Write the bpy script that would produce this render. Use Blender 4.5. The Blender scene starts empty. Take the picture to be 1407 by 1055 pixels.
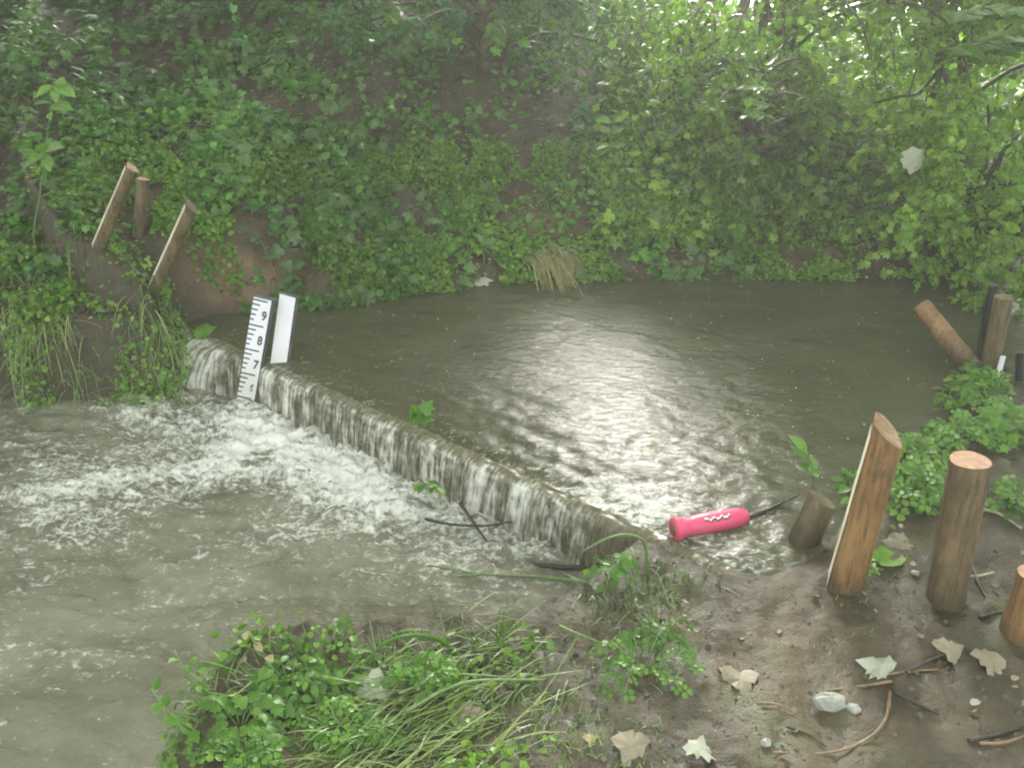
import bpy, math, random
import numpy as np
from mathutils import Vector, Matrix
from math import radians

SC = bpy.context.scene
COL = SC.collection
random.seed(7)
RNG = np.random.default_rng(11)

# ------------------------------------------------------------------ camera, sky, sun, exposure
PW, PH, F = 1407.0, 1055.0, 1220.0
PITCH = radians(27.0)
CS, SN = math.cos(PITCH), math.sin(PITCH)
CAM = np.array([0.0, 0.0, 1.75])
cd = bpy.data.cameras.new('camera')
cam = bpy.data.objects.new('camera', cd)
COL.objects.link(cam)
cam.location = CAM
cam.rotation_euler = (radians(90) - PITCH, 0, 0)
cd.sensor_width = 36.0
cd.lens = F / PW * 36.0
cd.clip_start = 0.05
cd.clip_end = 500
SC.camera = cam

SUN_EL, SUN_AZ = radians(22.5), radians(4.5)
world = bpy.data.worlds.new('World')
SC.world = world
world.use_nodes = True
wn, wl = world.node_tree.nodes, world.node_tree.links
bg = wn['Background']
sky = wn.new('ShaderNodeTexSky')
sky.sky_type = 'NISHITA'
sky.sun_disc = False
sky.sun_elevation = SUN_EL
sky.sun_rotation = SUN_AZ
sky.dust_density = 6.0
sky.air_density = 1.0
hs = wn.new('ShaderNodeHueSaturation')      # overcast: the cloud layer takes most of the blue out
hs.inputs['Saturation'].default_value = 0.22
wl.new(sky.outputs[0], hs.inputs['Color'])
tint = wn.new('ShaderNodeMix'); tint.data_type = 'RGBA'; tint.blend_type = 'MULTIPLY'
tint.inputs[0].default_value = 1.0
tint.inputs[7].default_value = (1.0, 1.0, 0.95, 1)
wl.new(hs.outputs[0], tint.inputs[6])
wl.new(tint.outputs[2], bg.inputs[0])
bg.inputs[1].default_value = 0.15
sd = bpy.data.lights.new('sun', 'SUN')
sd.energy = 0.5
sd.angle = radians(10)
sd.color = (1, 0.99, 0.96)
sun = bpy.data.objects.new('sun', sd)
COL.objects.link(sun)
sun.rotation_euler = (radians(90) - SUN_EL, 0, -SUN_AZ + radians(180))
SC.view_settings.view_transform = 'Standard'
SC.view_settings.look = 'None'
SC.view_settings.gamma = 1.0
SC.view_settings.use_curve_mapping = False
SC.view_settings.exposure = 2.7
SC.cycles.use_denoising = True
SC.cycles.max_bounces = 6
SC.cycles.diffuse_bounces = 3
SC.cycles.glossy_bounces = 3
SC.cycles.transmission_bounces = 3
SC.cycles.transparent_max_bounces = 6
SC.cycles.volume_bounces = 1
SC.cycles.caustics_reflective = False
SC.cycles.caustics_refractive = False
SC.cycles.filter_width = 1.9

# ------------------------------------------------------------------ pixel <-> place
def ray(px, py):
    u = (px - PW / 2) / F
    v = (py - PH / 2) / F
    return np.array([u, CS - v * SN, -(SN + v * CS)])
def P(px, py, z=0.0):                    # on the level z
    r = ray(px, py)
    return CAM + r * ((z - CAM[2]) / r[2])
def PY(px, py, y):                       # on the upright plane at y
    r = ray(px, py)
    return CAM + r * (y / r[1])
def proj(x, y, z):
    dx, dy, dz = x, y, z - CAM[2]
    Z = dy * CS - dz * SN
    Z = np.maximum(Z, 0.05)
    v = (-dy * SN - dz * CS) / Z
    return PW / 2 + F * dx / Z, PH / 2 + F * v

# ------------------------------------------------------------------ noise
_perm = np.random.default_rng(3).permutation(512)
_ga = np.random.default_rng(4).random(512) * 2 * np.pi
_gx, _gy = np.cos(_ga), np.sin(_ga)
def perlin(x, y, seed=0):
    x = np.asarray(x, float) + seed * 17.31
    y = np.asarray(y, float) + seed * 9.77
    xi = np.floor(x).astype(int); yi = np.floor(y).astype(int)
    xf = x - xi; yf = y - yi
    u = xf * xf * xf * (xf * (xf * 6 - 15) + 10)
    v = yf * yf * yf * (yf * (yf * 6 - 15) + 10)
    def g(ix, iy, dx, dy):
        h = _perm[(_perm[ix & 511] + iy) & 511]
        return _gx[h] * dx + _gy[h] * dy
    a = g(xi, yi, xf, yf); b = g(xi + 1, yi, xf - 1, yf)
    c = g(xi, yi + 1, xf, yf - 1); d = g(xi + 1, yi + 1, xf - 1, yf - 1)
    return (a + u * (b - a)) * (1 - v) + (c + u * (d - c)) * v
def fbm(x, y, seed=0, octv=4, gain=0.5):
    s = 0; a = 1; f = 1
    for i in range(octv):
        s = s + a * perlin(x * f, y * f, seed + i * 3)
        a *= gain; f *= 2.03
    return s
def sm(x, a, b):
    t = np.clip((x - a) / (b - a), 0, 1)
    return t * t * (3 - 2 * t)

# ------------------------------------------------------------------ objects
def tag(o, label=None, cat=None, group=None, kind=None):
    if label: o['label'] = label
    if cat: o['category'] = cat
    if group: o['group'] = group
    if kind: o['kind'] = kind
    return o
def thing(name, label, cat, loc=(0, 0, 0), group=None):
    o = bpy.data.objects.new(name, None)
    o.empty_display_size = 0.05
    COL.objects.link(o)
    o.location = loc
    return tag(o, label, cat, group)
def link(name, me, parent=None, mat=None):
    if mat is not None and not me.materials: me.materials.append(mat)
    o = bpy.data.objects.new(name, me)
    COL.objects.link(o)
    if parent is not None:
        o.parent = parent
        o.location = -Vector(parent.location)
    return o
def mesh_np(name, V, Fc, smooth=True):            # V (n,3); Fc (m,k)
    V = np.ascontiguousarray(V, dtype=np.float32); Fc = np.ascontiguousarray(Fc, dtype=np.int32)
    me = bpy.data.meshes.new(name)
    m, k = Fc.shape
    me.vertices.add(len(V)); me.vertices.foreach_set('co', V.ravel())
    me.loops.add(m * k); me.loops.foreach_set('vertex_index', Fc.ravel())
    me.polygons.add(m)
    me.polygons.foreach_set('loop_start', np.arange(m, dtype=np.int32) * k)
    me.polygons.foreach_set('loop_total', np.full(m, k, dtype=np.int32))
    me.polygons.foreach_set('use_smooth', np.full(m, smooth, dtype=bool))
    me.update(calc_edges=True)
    return me
def attr(me, name, vals):
    a = me.attributes.new(name, 'FLOAT', 'POINT')
    a.data.foreach_set('value', np.ascontiguousarray(vals, dtype=np.float32).ravel())
class MB:
    def __init__(s): s.v = []; s.f = []
    def tube(s, pts, rad, n=6, cap=True, jitter=0.0):
        pts = [Vector(p) for p in pts]
        if not hasattr(rad, '__len__'): rad = [rad] * len(pts)
        rad = list(rad) + [rad[-1]] * max(0, len(pts) - len(rad))
        base = len(s.v)
        up = Vector((0.13, 0.31, 0.94))
        for i, p in enumerate(pts):
            d = (pts[min(i + 1, len(pts) - 1)] - pts[max(i - 1, 0)])
            if d.length < 1e-9: d = Vector((0, 0, 1))
            d.normalize()
            a = d.cross(up)
            if a.length < 0.05: a = d.cross(Vector((1, 0, 0)))
            a.normalize(); b = d.cross(a)
            for k in range(n):
                t = 2 * math.pi * k / n
                r = rad[i] * (1 + random.uniform(-jitter, jitter))
                s.v.append(p + (a * math.cos(t) + b * math.sin(t)) * r)
        for i in range(len(pts) - 1):
            for k in range(n):
                k2 = (k + 1) % n
                s.f.append((base + i * n + k, base + i * n + k2, base + (i + 1) * n + k2, base + (i + 1) * n + k))
        if cap:
            s.f.append(tuple(base + k for k in range(n))[::-1])
            s.f.append(tuple(base + (len(pts) - 1) * n + k for k in range(n)))
        return s
    def box(s, o, X, Y, Z):                        # corner o and three edge vectors
        o, X, Y, Z = Vector(o), Vector(X), Vector(Y), Vector(Z)
        b = len(s.v)
        for c in ((0,0,0),(1,0,0),(1,1,0),(0,1,0),(0,0,1),(1,0,1),(1,1,1),(0,1,1)):
            s.v.append(o + X * c[0] + Y * c[1] + Z * c[2])
        for q in ((0,3,2,1),(4,5,6,7),(0,1,5,4),(1,2,6,5),(2,3,7,6),(3,0,4,7)):
            s.f.append(tuple(b + i for i in q))
        return s
    def mesh(s, name, smooth=True):
        me = bpy.data.meshes.new(name)
        me.from_pydata([tuple(v) for v in s.v], [], s.f)
        me.polygons.foreach_set('use_smooth', [smooth] * len(me.polygons))
        me.update()
        return me
    def build(s, name, mat, parent=None, smooth=True):
        return link(name, s.mesh(name, smooth), parent, mat)
def curve(pts, n=10):                              # Catmull-Rom through the points
    pts = [np.array(p, float) for p in pts]
    if len(pts) == 2: return [pts[0] + (pts[1] - pts[0]) * i / n for i in range(n + 1)]
    q = [2 * pts[0] - pts[1]] + pts + [2 * pts[-1] - pts[-2]]
    out = []
    m = max(2, n // (len(pts) - 1))
    for i in range(1, len(q) - 2):
        for j in range(m):
            t = j / m
            a, b, c, d = q[i - 1], q[i], q[i + 1], q[i + 2]
            out.append(0.5 * (2 * b + (c - a) * t + (2 * a - 5 * b + 4 * c - d) * t * t + (3 * b - a - 3 * c + d) * t ** 3))
    out.append(pts[-1])
    return out

# ------------------------------------------------------------------ materials
def mat(name):
    m = bpy.data.materials.new(name); m.use_nodes = True
    nt = m.node_tree; nt.nodes.clear()
    out = nt.nodes.new('ShaderNodeOutputMaterial')
    return m, nt, out
def N(nt, t, **kw):
    n = nt.nodes.new(t)
    for k, v in kw.items():
        if k in ('inp',):
            for kk, vv in v.items(): n.inputs[kk].default_value = vv
        else: setattr(n, k, v)
    return n
def L(nt, a, b): nt.links.new(a, b)
def noise(nt, co, scale, detail=4, rough=0.55, dist=0.0):
    n = N(nt, 'ShaderNodeTexNoise', inp={'Scale': scale, 'Detail': detail, 'Roughness': rough, 'Distortion': dist})
    L(nt, co, n.inputs['Vector']); return n.outputs[0]
def mapr(nt, x, a, b, c=0.0, d=1.0, smooth=True):
    n = N(nt, 'ShaderNodeMapRange', inp={1: a, 2: b, 3: c, 4: d})
    if smooth: n.interpolation_type = 'SMOOTHSTEP'
    L(nt, x, n.inputs[0]); return n.outputs[0]
def math_(nt, op, a, b=None):
    n = N(nt, 'ShaderNodeMath', operation=op)
    for i, q in enumerate((a, b)):
        if q is None: continue
        if isinstance(q, (int, float)): n.inputs[i].default_value = q
        else: L(nt, q, n.inputs[i])
    return n.outputs[0]
def mixc(nt, f, a, b, blend='MIX'):
    n = N(nt, 'ShaderNodeMix', data_type='RGBA', blend_type=blend)
    for i, q in ((0, f), (6, a), (7, b)):
        if isinstance(q, tuple): n.inputs[i].default_value = (*q[:3], 1)
        elif isinstance(q, (int, float)): n.inputs[i].default_value = q
        else: L(nt, q, n.inputs[i])
    return n.outputs[2]
def bump(nt, h, strength, dist, prev=None):
    n = N(nt, 'ShaderNodeBump', inp={'Strength': strength, 'Distance': dist})
    L(nt, h, n.inputs['Height'])
    if prev is not None: L(nt, prev, n.inputs['Normal'])
    return n.outputs[0]
def bsdf(nt, col, rough, normal=None, spec=0.5):
    b = N(nt, 'ShaderNodeBsdfPrincipled')
    for k, q in (('Base Color', col), ('Roughness', rough), ('Specular IOR Level', spec)):
        if isinstance(q, tuple): b.inputs[k].default_value = (*q[:3], 1)
        elif isinstance(q, (int, float)): b.inputs[k].default_value = q
        else: L(nt, q, b.inputs[k])
    if normal is not None: L(nt, normal, b.inputs['Normal'])
    return b
def coords(nt): return N(nt, 'ShaderNodeTexCoord').outputs['Object']

def leaf_mat(name, c1, c2, c3, rough=0.38, trans=0.3, island=True, patch=1.2):
    m, nt, out = mat(name)
    if island: r = N(nt, 'ShaderNodeNewGeometry').outputs['Random Per Island']
    else: r = N(nt, 'ShaderNodeObjectInfo').outputs['Random']
    geo = N(nt, 'ShaderNodeNewGeometry')
    n = noise(nt, geo.outputs['Position'], patch, 3)
    f = math_(nt, 'ADD', math_(nt, 'MULTIPLY', r, 0.62), math_(nt, 'MULTIPLY', mapr(nt, n, .3, .7), 0.38))
    ramp = N(nt, 'ShaderNodeValToRGB')
    e = ramp.color_ramp.elements
    e[0].position = 0.12; e[0].color = (*c1, 1)
    e[1].position = 0.9; e[1].color = (*c3, 1)
    k = e.new(0.55); k.color = (*c2, 1)
    L(nt, f, ramp.inputs[0])
    fine = noise(nt, geo.outputs['Position'], 60, 2)
    col = mixc(nt, 0.35, ramp.outputs[0], mixc(nt, mapr(nt, fine, .3, .7), (.45,.45,.45), (1.25,1.25,1.2)), 'MULTIPLY')
    b = bsdf(nt, col, rough)
    tr = N(nt, 'ShaderNodeBsdfTranslucent')
    L(nt, mixc(nt, 1.0, col, (1.3, 1.5, .6), 'MULTIPLY'), tr.inputs[0])
    mx = N(nt, 'ShaderNodeMixShader', inp={0: trans})
    L(nt, b.outputs[0], mx.inputs[1]); L(nt, tr.outputs[0], mx.inputs[2])
    L(nt, mx.outputs[0], out.inputs[0])
    return m
M = {}
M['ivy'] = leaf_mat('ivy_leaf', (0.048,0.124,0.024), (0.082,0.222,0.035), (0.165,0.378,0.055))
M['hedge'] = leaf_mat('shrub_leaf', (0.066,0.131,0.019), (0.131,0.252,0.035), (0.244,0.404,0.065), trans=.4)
M['bright'] = leaf_mat('bright_leaf', (0.108,0.201,0.026), (0.189,0.349,0.045), (0.335,0.537,0.082), trans=.4)  # light leaf green, lightened further for the sky glow at the upper right
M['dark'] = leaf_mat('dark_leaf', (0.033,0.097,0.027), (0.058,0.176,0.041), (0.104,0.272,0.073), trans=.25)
M['herb'] = leaf_mat('herb_leaf', (0.066,0.153,0.019), (0.112,0.264,0.031), (0.185,0.366,0.050), trans=.35, island=False)
M['herbs'] = leaf_mat('herb_cover', (0.070,0.154,0.018), (0.130,0.283,0.030), (0.258,0.423,0.059), trans=.3)
M['grass'] = leaf_mat('grass_blade', (.07,.13,.03), (.14,.24,.06), (.28,.36,.13), trans=.25)
M['straw'] = leaf_mat('straw', (.22,.19,.08), (.32,.29,.13), (.42,.40,.20), trans=.15)
M['straw2'] = leaf_mat('pale_grass', (.16,.24,.06), (.27,.36,.11), (.42,.48,.22), trans=.2)
M['litter'] = leaf_mat('leaf_litter', (.07,.045,.025), (.12,.085,.05), (.38,.36,.24), trans=.1, rough=.5)
M['ivyl'] = leaf_mat('ivy_plant_leaf', (0.051,0.131,0.034), (0.079,0.196,0.048), (0.123,0.281,0.068), trans=.3, island=False)
M['ivy2'] = leaf_mat('broad_ivy_leaf', (0.068,0.143,0.045), (0.098,0.195,0.064), (0.165,0.285,0.105), trans=.3)
M['sap'] = leaf_mat('sapling_leaf', (.16,.30,.07), (.22,.38,.10), (.30,.46,.15), trans=.35, island=False)
M['stem'] = leaf_mat('green_stem', (.10,.17,.05), (.16,.25,.08), (.22,.32,.11), trans=.05)

def simple(name, c1, c2, scale=30, rough=.5, bmp=0.3, dist=.004, stretch=None, spec=.5):
    m, nt, out = mat(name)
    co = coords(nt)
    if stretch:
        mp = N(nt, 'ShaderNodeMapping'); mp.inputs['Scale'].default_value = stretch
        L(nt, co, mp.inputs[0]); co = mp.outputs[0]
    n = noise(nt, co, scale, 5, .6)
    col = mixc(nt, mapr(nt, n, .35, .65), c1, c2)
    L(nt, bsdf(nt, col, rough, bump(nt, n, bmp, dist), spec).outputs[0], out.inputs[0])
    return m
M['bark'] = simple('wet_bark', (.05,.04,.028), (.12,.095,.065), 25, .55, .6, .006)
M['twig'] = simple('dark_twig', (.022,.018,.014), (.05,.04,.028), 60, .45)
M['root'] = simple('brown_root', (.16,.10,.055), (.26,.17,.09), 60, .5)
M['paleroot'] = simple('pale_stick', (.38,.33,.24), (.5,.45,.34), 60, .5)
M['stake'] = simple('wet_stake_bark', (.10,.055,.025), (.25,.14,.06), 14, .5, .7, .006, (1, 1, .22))
M['stake_dark'] = simple('dark_stake_bark', (.055,.04,.028), (.13,.085,.05), 14, .5, .7, .006, (1, 1, .22))
def stake_mat(name, c1, c2, c3):
    m, nt, out = mat(name); co = coords(nt)
    mp = N(nt, 'ShaderNodeMapping'); mp.inputs['Scale'].default_value = (1, 1, .10); L(nt, co, mp.inputs[0])
    mq = N(nt, 'ShaderNodeMapping'); mq.inputs['Scale'].default_value = (1, 1, .35); L(nt, co, mq.inputs[0])
    a = noise(nt, mp.outputs[0], 95, 5, .65); b_ = noise(nt, mq.outputs[0], 22, 5, .65); k = noise(nt, co, 9, 4, .6)
    c = mixc(nt, mapr(nt, b_, .36, .62), c1, c2)
    c = mixc(nt, mapr(nt, a, .45, .68, 0, .75), c, c3)
    c = mixc(nt, mapr(nt, k, .55, .70, 0, .5), c, (.07,.065,.035))
    sx = N(nt, 'ShaderNodeSeparateXYZ'); L(nt, co, sx.inputs[0])
    wet = mapr(nt, math_(nt, 'ADD', sx.outputs[2], math_(nt, 'MULTIPLY', k, .16)), .30, .42, .8, 0)
    c = mixc(nt, wet, c, (.045,.034,.02))
    b1 = bump(nt, a, .8, .004); b2 = bump(nt, b_, .5, .008, b1)
    L(nt, bsdf(nt, c, mapr(nt, b_, .3, .7, .35, .6), b2).outputs[0], out.inputs[0])
    return m
M['stake'] = stake_mat('wet_stake_bark', (.34,.20,.085), (.22,.12,.05), (.085,.05,.025))
M['stake_dark'] = stake_mat('dark_stake_bark', (.21,.15,.08), (.12,.085,.045), (.045,.034,.022))
M['split'] = simple('pale_split_wood', (.62,.55,.42), (.85,.80,.68), 18, .5, .3, .003, (1, 1, .2))
M['endgrain'] = simple('sawn_end_grain', (.28,.14,.07), (.42,.23,.13), 55, .45, .3, .002)
M['white'] = simple('white_enamel', (.80,.80,.84), (.86,.86,.88), 12, .3, .05, .001)
def enamel_mat():
    m, nt, out = mat('silted_white_enamel'); co = coords(nt)
    a = noise(nt, co, 14, 5, .65); b_ = noise(nt, co, 90, 3, .6)
    sx = N(nt, 'ShaderNodeSeparateXYZ'); L(nt, co, sx.inputs[0])
    lo = mapr(nt, math_(nt, 'ADD', sx.outputs[2], math_(nt, 'MULTIPLY', a, .10)), .14, .34, .55, 0)
    c = mixc(nt, lo, (.82,.82,.86), (.52,.50,.40))
    c = mixc(nt, mapr(nt, b_, .62, .75, 0, .35), c, (.45,.42,.34))
    L(nt, bsdf(nt, c, .3).outputs[0], out.inputs[0])
    return m
M['white'] = enamel_mat()
M['black'] = simple('black_print', (.025,.022,.05), (.035,.03,.06), 12, .4, .05, .001)
M['backing'] = simple('grey_backing_board', (.05,.05,.07), (.085,.085,.10), 22, .5, .2, .002)
M['rubber'] = simple('black_plastic', (.015,.017,.018), (.03,.032,.034), 22, .35, .2, .002)
M['pink'] = simple('pink_plastic', (.80,.075,.20), (.86,.11,.26), 22, .33, .05, .001)
def pink_mat():
    m, nt, out = mat('muddy_pink'); co = coords(nt)
    a = noise(nt, co, 18, 5, .65); b_ = noise(nt, co, 120, 3, .6)
    c = mixc(nt, mapr(nt, a, .50, .66, 0, .6), (.78,.085,.20), (.50,.13,.14))
    c = mixc(nt, mapr(nt, b_, .62, .72, 0, .6), c, (.20,.13,.08))
    L(nt, bsdf(nt, c, mapr(nt, a, .3, .7, .28, .55), bump(nt, a, .3, .002)).outputs[0], out.inputs[0])
    return m
M['pink'] = pink_mat()
M['pinkdark'] = simple('muddy_pink_plastic', (.30,.05,.06), (.22,.15,.08), 40, .5, .1, .001)
M['board'] = simple('weir_timber', (.085,.05,.03), (.19,.115,.07), 9, .45, .5, .005, (1, 1, .25))
M['pale'] = simple('pale_dead_leaf', (.28,.30,.21), (.44,.46,.36), 30, .55, .3, .003)
M['tan'] = simple('tan_dead_leaf', (.20,.17,.11), (.30,.26,.18), 30, .55, .3, .003)
M['stone'] = simple('pale_stone', (.22,.23,.19), (.36,.37,.32), 24, .5, .5, .004)

# wet mud and banks
def mud_mat():
    m, nt, out = mat('wet_mud')
    co = coords(nt)
    n1 = noise(nt, co, 2.2, 5, .6); n2 = noise(nt, co, 14, 6, .65); n3 = noise(nt, co, 70, 4, .7)
    c = mixc(nt, mapr(nt, n2, .35, .65), (.034,.027,.014), (.070,.055,.030))
    c = mixc(nt, mapr(nt, n1, .50, .68, 0, .45), c, (.17,.125,.08))
    moss = mapr(nt, noise(nt, co, 4.5, 5, .7), .50, .64, 0, .6)
    c = mixc(nt, moss, c, (.075,.09,.032))
    c = mixc(nt, mapr(nt, n3, .60, .72, 0, .35), c, (.17,.145,.10))
    g = N(nt, 'ShaderNodeAttribute', attribute_name='rusty')
    c = mixc(nt, g.outputs['Fac'], c, mixc(nt, mapr(nt, n2, .35, .65), (.15,.09,.052), (.22,.14,.085)))
    hu = N(nt, 'ShaderNodeAttribute', attribute_name='humus')
    c = mixc(nt, hu.outputs['Fac'], c, mixc(nt, mapr(nt, n2, .35, .65), (.038,.033,.022), (.085,.068,.042)))
    gr = N(nt, 'ShaderNodeAttribute', attribute_name='grassy')
    c = mixc(nt, gr.outputs['Fac'], c, mixc(nt, mapr(nt, n2, .35, .65), (.14,.24,.06), (.26,.36,.12)))
    rough = mapr(nt, n2, .3, .7, .34, .62)
    b1 = bump(nt, n2, .6, .02); b2 = bump(nt, n3, .7, .006, b1)
    L(nt, bsdf(nt, c, rough, b2, .35).outputs[0], out.inputs[0])
    return m
M['mud'] = mud_mat()

FOAM = (.74,.75,.68)
def water_mat(name, base1, base2, bscale, bstr, foam=True, fall=False):
    m, nt, out = mat(name)
    co = coords(nt)
    mp = N(nt, 'ShaderNodeMapping')                # turn the flow along one axis
    mp.inputs['Rotation'].default_value = (0, 0, radians(40))
    mp.inputs['Scale'].default_value = (1.0, 1.9, 1.0)
    L(nt, co, mp.inputs[0]); fl = mp.outputs[0]
    nb = noise(nt, fl, 2.6, 5, .6, .6)
    nf = noise(nt, fl, 16 if name[0] == 'r' else 24, 5, .62, 1.0)
    nff = noise(nt, co, 55, 4, .7)
    c = mixc(nt, mapr(nt, nb, .3, .7), base1, base2)
    a = N(nt, 'ShaderNodeAttribute', attribute_name='foam').outputs['Fac']
    if foam:
        # streaky web of foam on the attribute's broad density
        v = noise(nt, fl, 7.5, 7, .66, 1.6)
        ridge = math_(nt, 'SUBTRACT', 1.0, math_(nt, 'MULTIPLY', math_(nt, 'ABSOLUTE', math_(nt, 'SUBTRACT', v, .5)), 7.0))
        tot = math_(nt, 'ADD', math_(nt, 'MULTIPLY', ridge, .40), math_(nt, 'MULTIPLY', nff, 1.3))
        tot = math_(nt, 'ADD', tot, math_(nt, 'MULTIPLY', nf, 1.5))
        tot = math_(nt, 'ADD', tot, math_(nt, 'SUBTRACT', math_(nt, 'MULTIPLY', a, .9), 2.02))
        fm = mapr(nt, tot, .0, .75)
        c2 = mixc(nt, fm, c, FOAM)
    else:
        fm = None; c2 = c
    b1 = bump(nt, nb, bstr, .03)
    b2 = bump(nt, nf, bstr, .012, b1)
    b3 = bump(nt, nff, bstr * .8, .0022, b2)
    r = math_(nt, 'ADD', .09, math_(nt, 'MULTIPLY', fm, .55)) if foam else .08
    b = bsdf(nt, c2, r, b3, .5)
    b.inputs['IOR'].default_value = 1.33
    L(nt, b.outputs[0], out.inputs[0])
    return m
M['pool'] = water_mat('turbid_pool_water', (.060,.060,.032), (.085,.083,.046), 1, .26)
M['stream'] = water_mat('rough_stream_water', (.12,.118,.075), (.23,.225,.16), 1, 1.0)
def fall_mat():
    m, nt, out = mat('falling_water')
    at = N(nt, 'ShaderNodeAttribute', attribute_name='fs').outputs['Fac']
    aq = N(nt, 'ShaderNodeAttribute', attribute_name='fq').outputs['Fac']
    af = N(nt, 'ShaderNodeAttribute', attribute_name='foam').outputs['Fac']
    cx = N(nt, 'ShaderNodeCombineXYZ')
    L(nt, at, cx.inputs[0]); L(nt, math_(nt, 'MULTIPLY', aq, .05), cx.inputs[1])
    n1 = noise(nt, cx.outputs[0], 14, 3, .55); n2 = noise(nt, cx.outputs[0], 60, 3, .6)
    cy = N(nt, 'ShaderNodeCombineXYZ')
    L(nt, at, cy.inputs[0]); L(nt, math_(nt, 'MULTIPLY', aq, .35), cy.inputs[1])
    n3 = noise(nt, cy.outputs[0], 22, 4, .6)
    s = math_(nt, 'ADD', math_(nt, 'MULTIPLY', n1, .38), math_(nt, 'MULTIPLY', n2, .70))
    s = math_(nt, 'ADD', s, math_(nt, 'MULTIPLY', math_(nt, 'SUBTRACT', n3, .5), .5))
    s = math_(nt, 'ADD', s, math_(nt, 'MULTIPLY', af, .35))
    s = math_(nt, 'ADD', s, math_(nt, 'MULTIPLY', math_(nt, 'SUBTRACT', mapr(nt, aq, .15, .45), 1.0), .22))
    wf = mapr(nt, s, .44, .86)
    col = mixc(nt, wf, mixc(nt, mapr(nt, n2, .35, .65), (.11,.102,.062), (.20,.185,.125)), (.70,.71,.64))
    bn = bump(nt, n2, .3, .006); bn = bump(nt, n1, .5, .02, bn)
    b = bsdf(nt, col, math_(nt, 'ADD', .10, math_(nt, 'MULTIPLY', wf, .4)), bn)
    b.inputs['IOR'].default_value = 1.33
    tr = N(nt, 'ShaderNodeBsdfTransparent'); tr.inputs[0].default_value = (.85,.80,.66,1)
    mx = N(nt, 'ShaderNodeMixShader')
    L(nt, math_(nt, 'MULTIPLY', math_(nt, 'SUBTRACT', 1.0, wf), mapr(nt, aq, .25, .6, 0, .32)), mx.inputs[0])
    L(nt, b.outputs[0], mx.inputs[1]); L(nt, tr.outputs[0], mx.inputs[2])
    L(nt, mx.outputs[0], out.inputs[0])
    return m
M['fall'] = fall_mat()

# ------------------------------------------------------------------ the ground
ZW = 0.21                                          # level of the pool above the weir
def poly(px, extra):
    return np.array([[*P(a, b, c)[:2], c] for a, b, c in px] + [list(e) for e in extra])
BANK_FAR = poly([(-700,560,0),(-200,556,0),(0,553,0),(120,556,0),(225,548,0),(258,522,.05),(250,475,.15),(236,440,.2),
                 (300,428,ZW),(400,425,ZW),(450,428,ZW),(560,408,ZW),(700,390,ZW),(900,386,ZW),(1100,386,ZW),(1270,386,ZW),
                 (1330,404,ZW),(1366,404,ZW),(1396,350,ZW),(1404,290,ZW),(1414,240,ZW)], [(5.6,10,ZW),(9,20,ZW),(9,60,.2),(-60,60,.2),(-60,3.6,0)])
BANK_NEAR = poly([(150,1300,0),(215,1080,0),(300,960,0),(420,915,0),(560,900,0),(700,880,0),(765,855,0),(800,822,0),
                  (850,788,.02),(900,766,.1),(930,756,.16),(965,770,.19),(1010,786,.2),(1062,786,.2),(1105,755,.2),(1140,712,ZW),(1200,628,ZW),
                  (1252,596,ZW),(1285,560,ZW),(1312,524,ZW),(1345,500,ZW),(1420,500,ZW),(1600,450,ZW)], [(9,9,ZW),(60,9,.2),(60,-60,.2),(-60,-60,0),(-60,-4,0),(-3,-.5,0),(-1.2,.3,0)])
def sdist(x, y, pl):
    """signed distance (inside +) and the level of the nearest edge"""
    best = np.full(x.shape, 1e9); lev = np.zeros(x.shape); ins = np.zeros(x.shape, bool)
    n = len(pl)
    for i in range(n):
        a = pl[i]; b = pl[(i + 1) % n]
        dx, dy = b[0] - a[0], b[1] - a[1]
        t = np.clip(((x - a[0]) * dx + (y - a[1]) * dy) / (dx * dx + dy * dy + 1e-12), 0, 1)
        d = np.hypot(x - a[0] - t * dx, y - a[1] - t * dy)
        k = d < best
        best = np.where(k, d, best); lev = np.where(k, a[2] + t * (b[2] - a[2]), lev)
        c = ((a[1] > y) != (b[1] > y)) & (x < (b[0] - a[0]) * (y - a[1]) / (b[1] - a[1] + 1e-12) + a[0])
        ins ^= c
    return np.where(ins, best, -best), lev
def gh(x, y):
    x = np.asarray(x, float); y = np.asarray(y, float)
    wob = fbm(x * 3, y * 3, 5, 3) * .05
    df, lf = sdist(x, y, BANK_FAR); df = df + wob
    az = np.degrees(np.arctan2(x, np.maximum(y, .1)))
    left = 1 - sm(x, -1.45, -1.0)
    step = .06 + left * .27
    slope = .42 + .36 * (1 - left) + .12 * fbm(x * .8, y * .8, 9, 2)
    dip = sm(az, 8.5, 11) * (1 - sm(az, 18, 24))
    cap = 2.9 - 1.65 * sm(az, 0, 5) * (1 - sm(az, 20, 26)) - .32 * dip
    rise = np.maximum(df - .08, 0) * slope
    rise = cap * (1 - np.exp(-rise / cap))
    zf = np.where(df > 0, lf - .02 + step * sm(df, 0, .12) + rise, lf - .02 + 1.3 * df)
    far = sm(np.hypot(x, y), 9, 14)
    zf = zf * (1 - far * dip * .6)
    dn, ln = sdist(x, y, BANK_NEAR); dn = dn + wob * .8
    top = .262 + .03 * fbm(x * 1.3, y * 1.3, 21, 3)
    zn = np.where(dn > 0, (ln - .015) + (top - ln + .015) * sm(dn, 0, .16) + .03 * sm(dn, .3, 2), ln - .015 + 1.1 * dn)
    z = np.maximum(np.maximum(zf, zn), -.35)
    dd = np.maximum(df, dn)
    rough = sm(dd, -.02, .1)
    z = z + rough * (.018 * fbm(x * 9, y * 9, 2, 4, .6) + .006 * np.abs(fbm(x * 24, y * 24, 6, 2)) + .03 * fbm(x * 2.5, y * 2.5, 31, 3) * sm(df, 0, .6))
    return z
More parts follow.
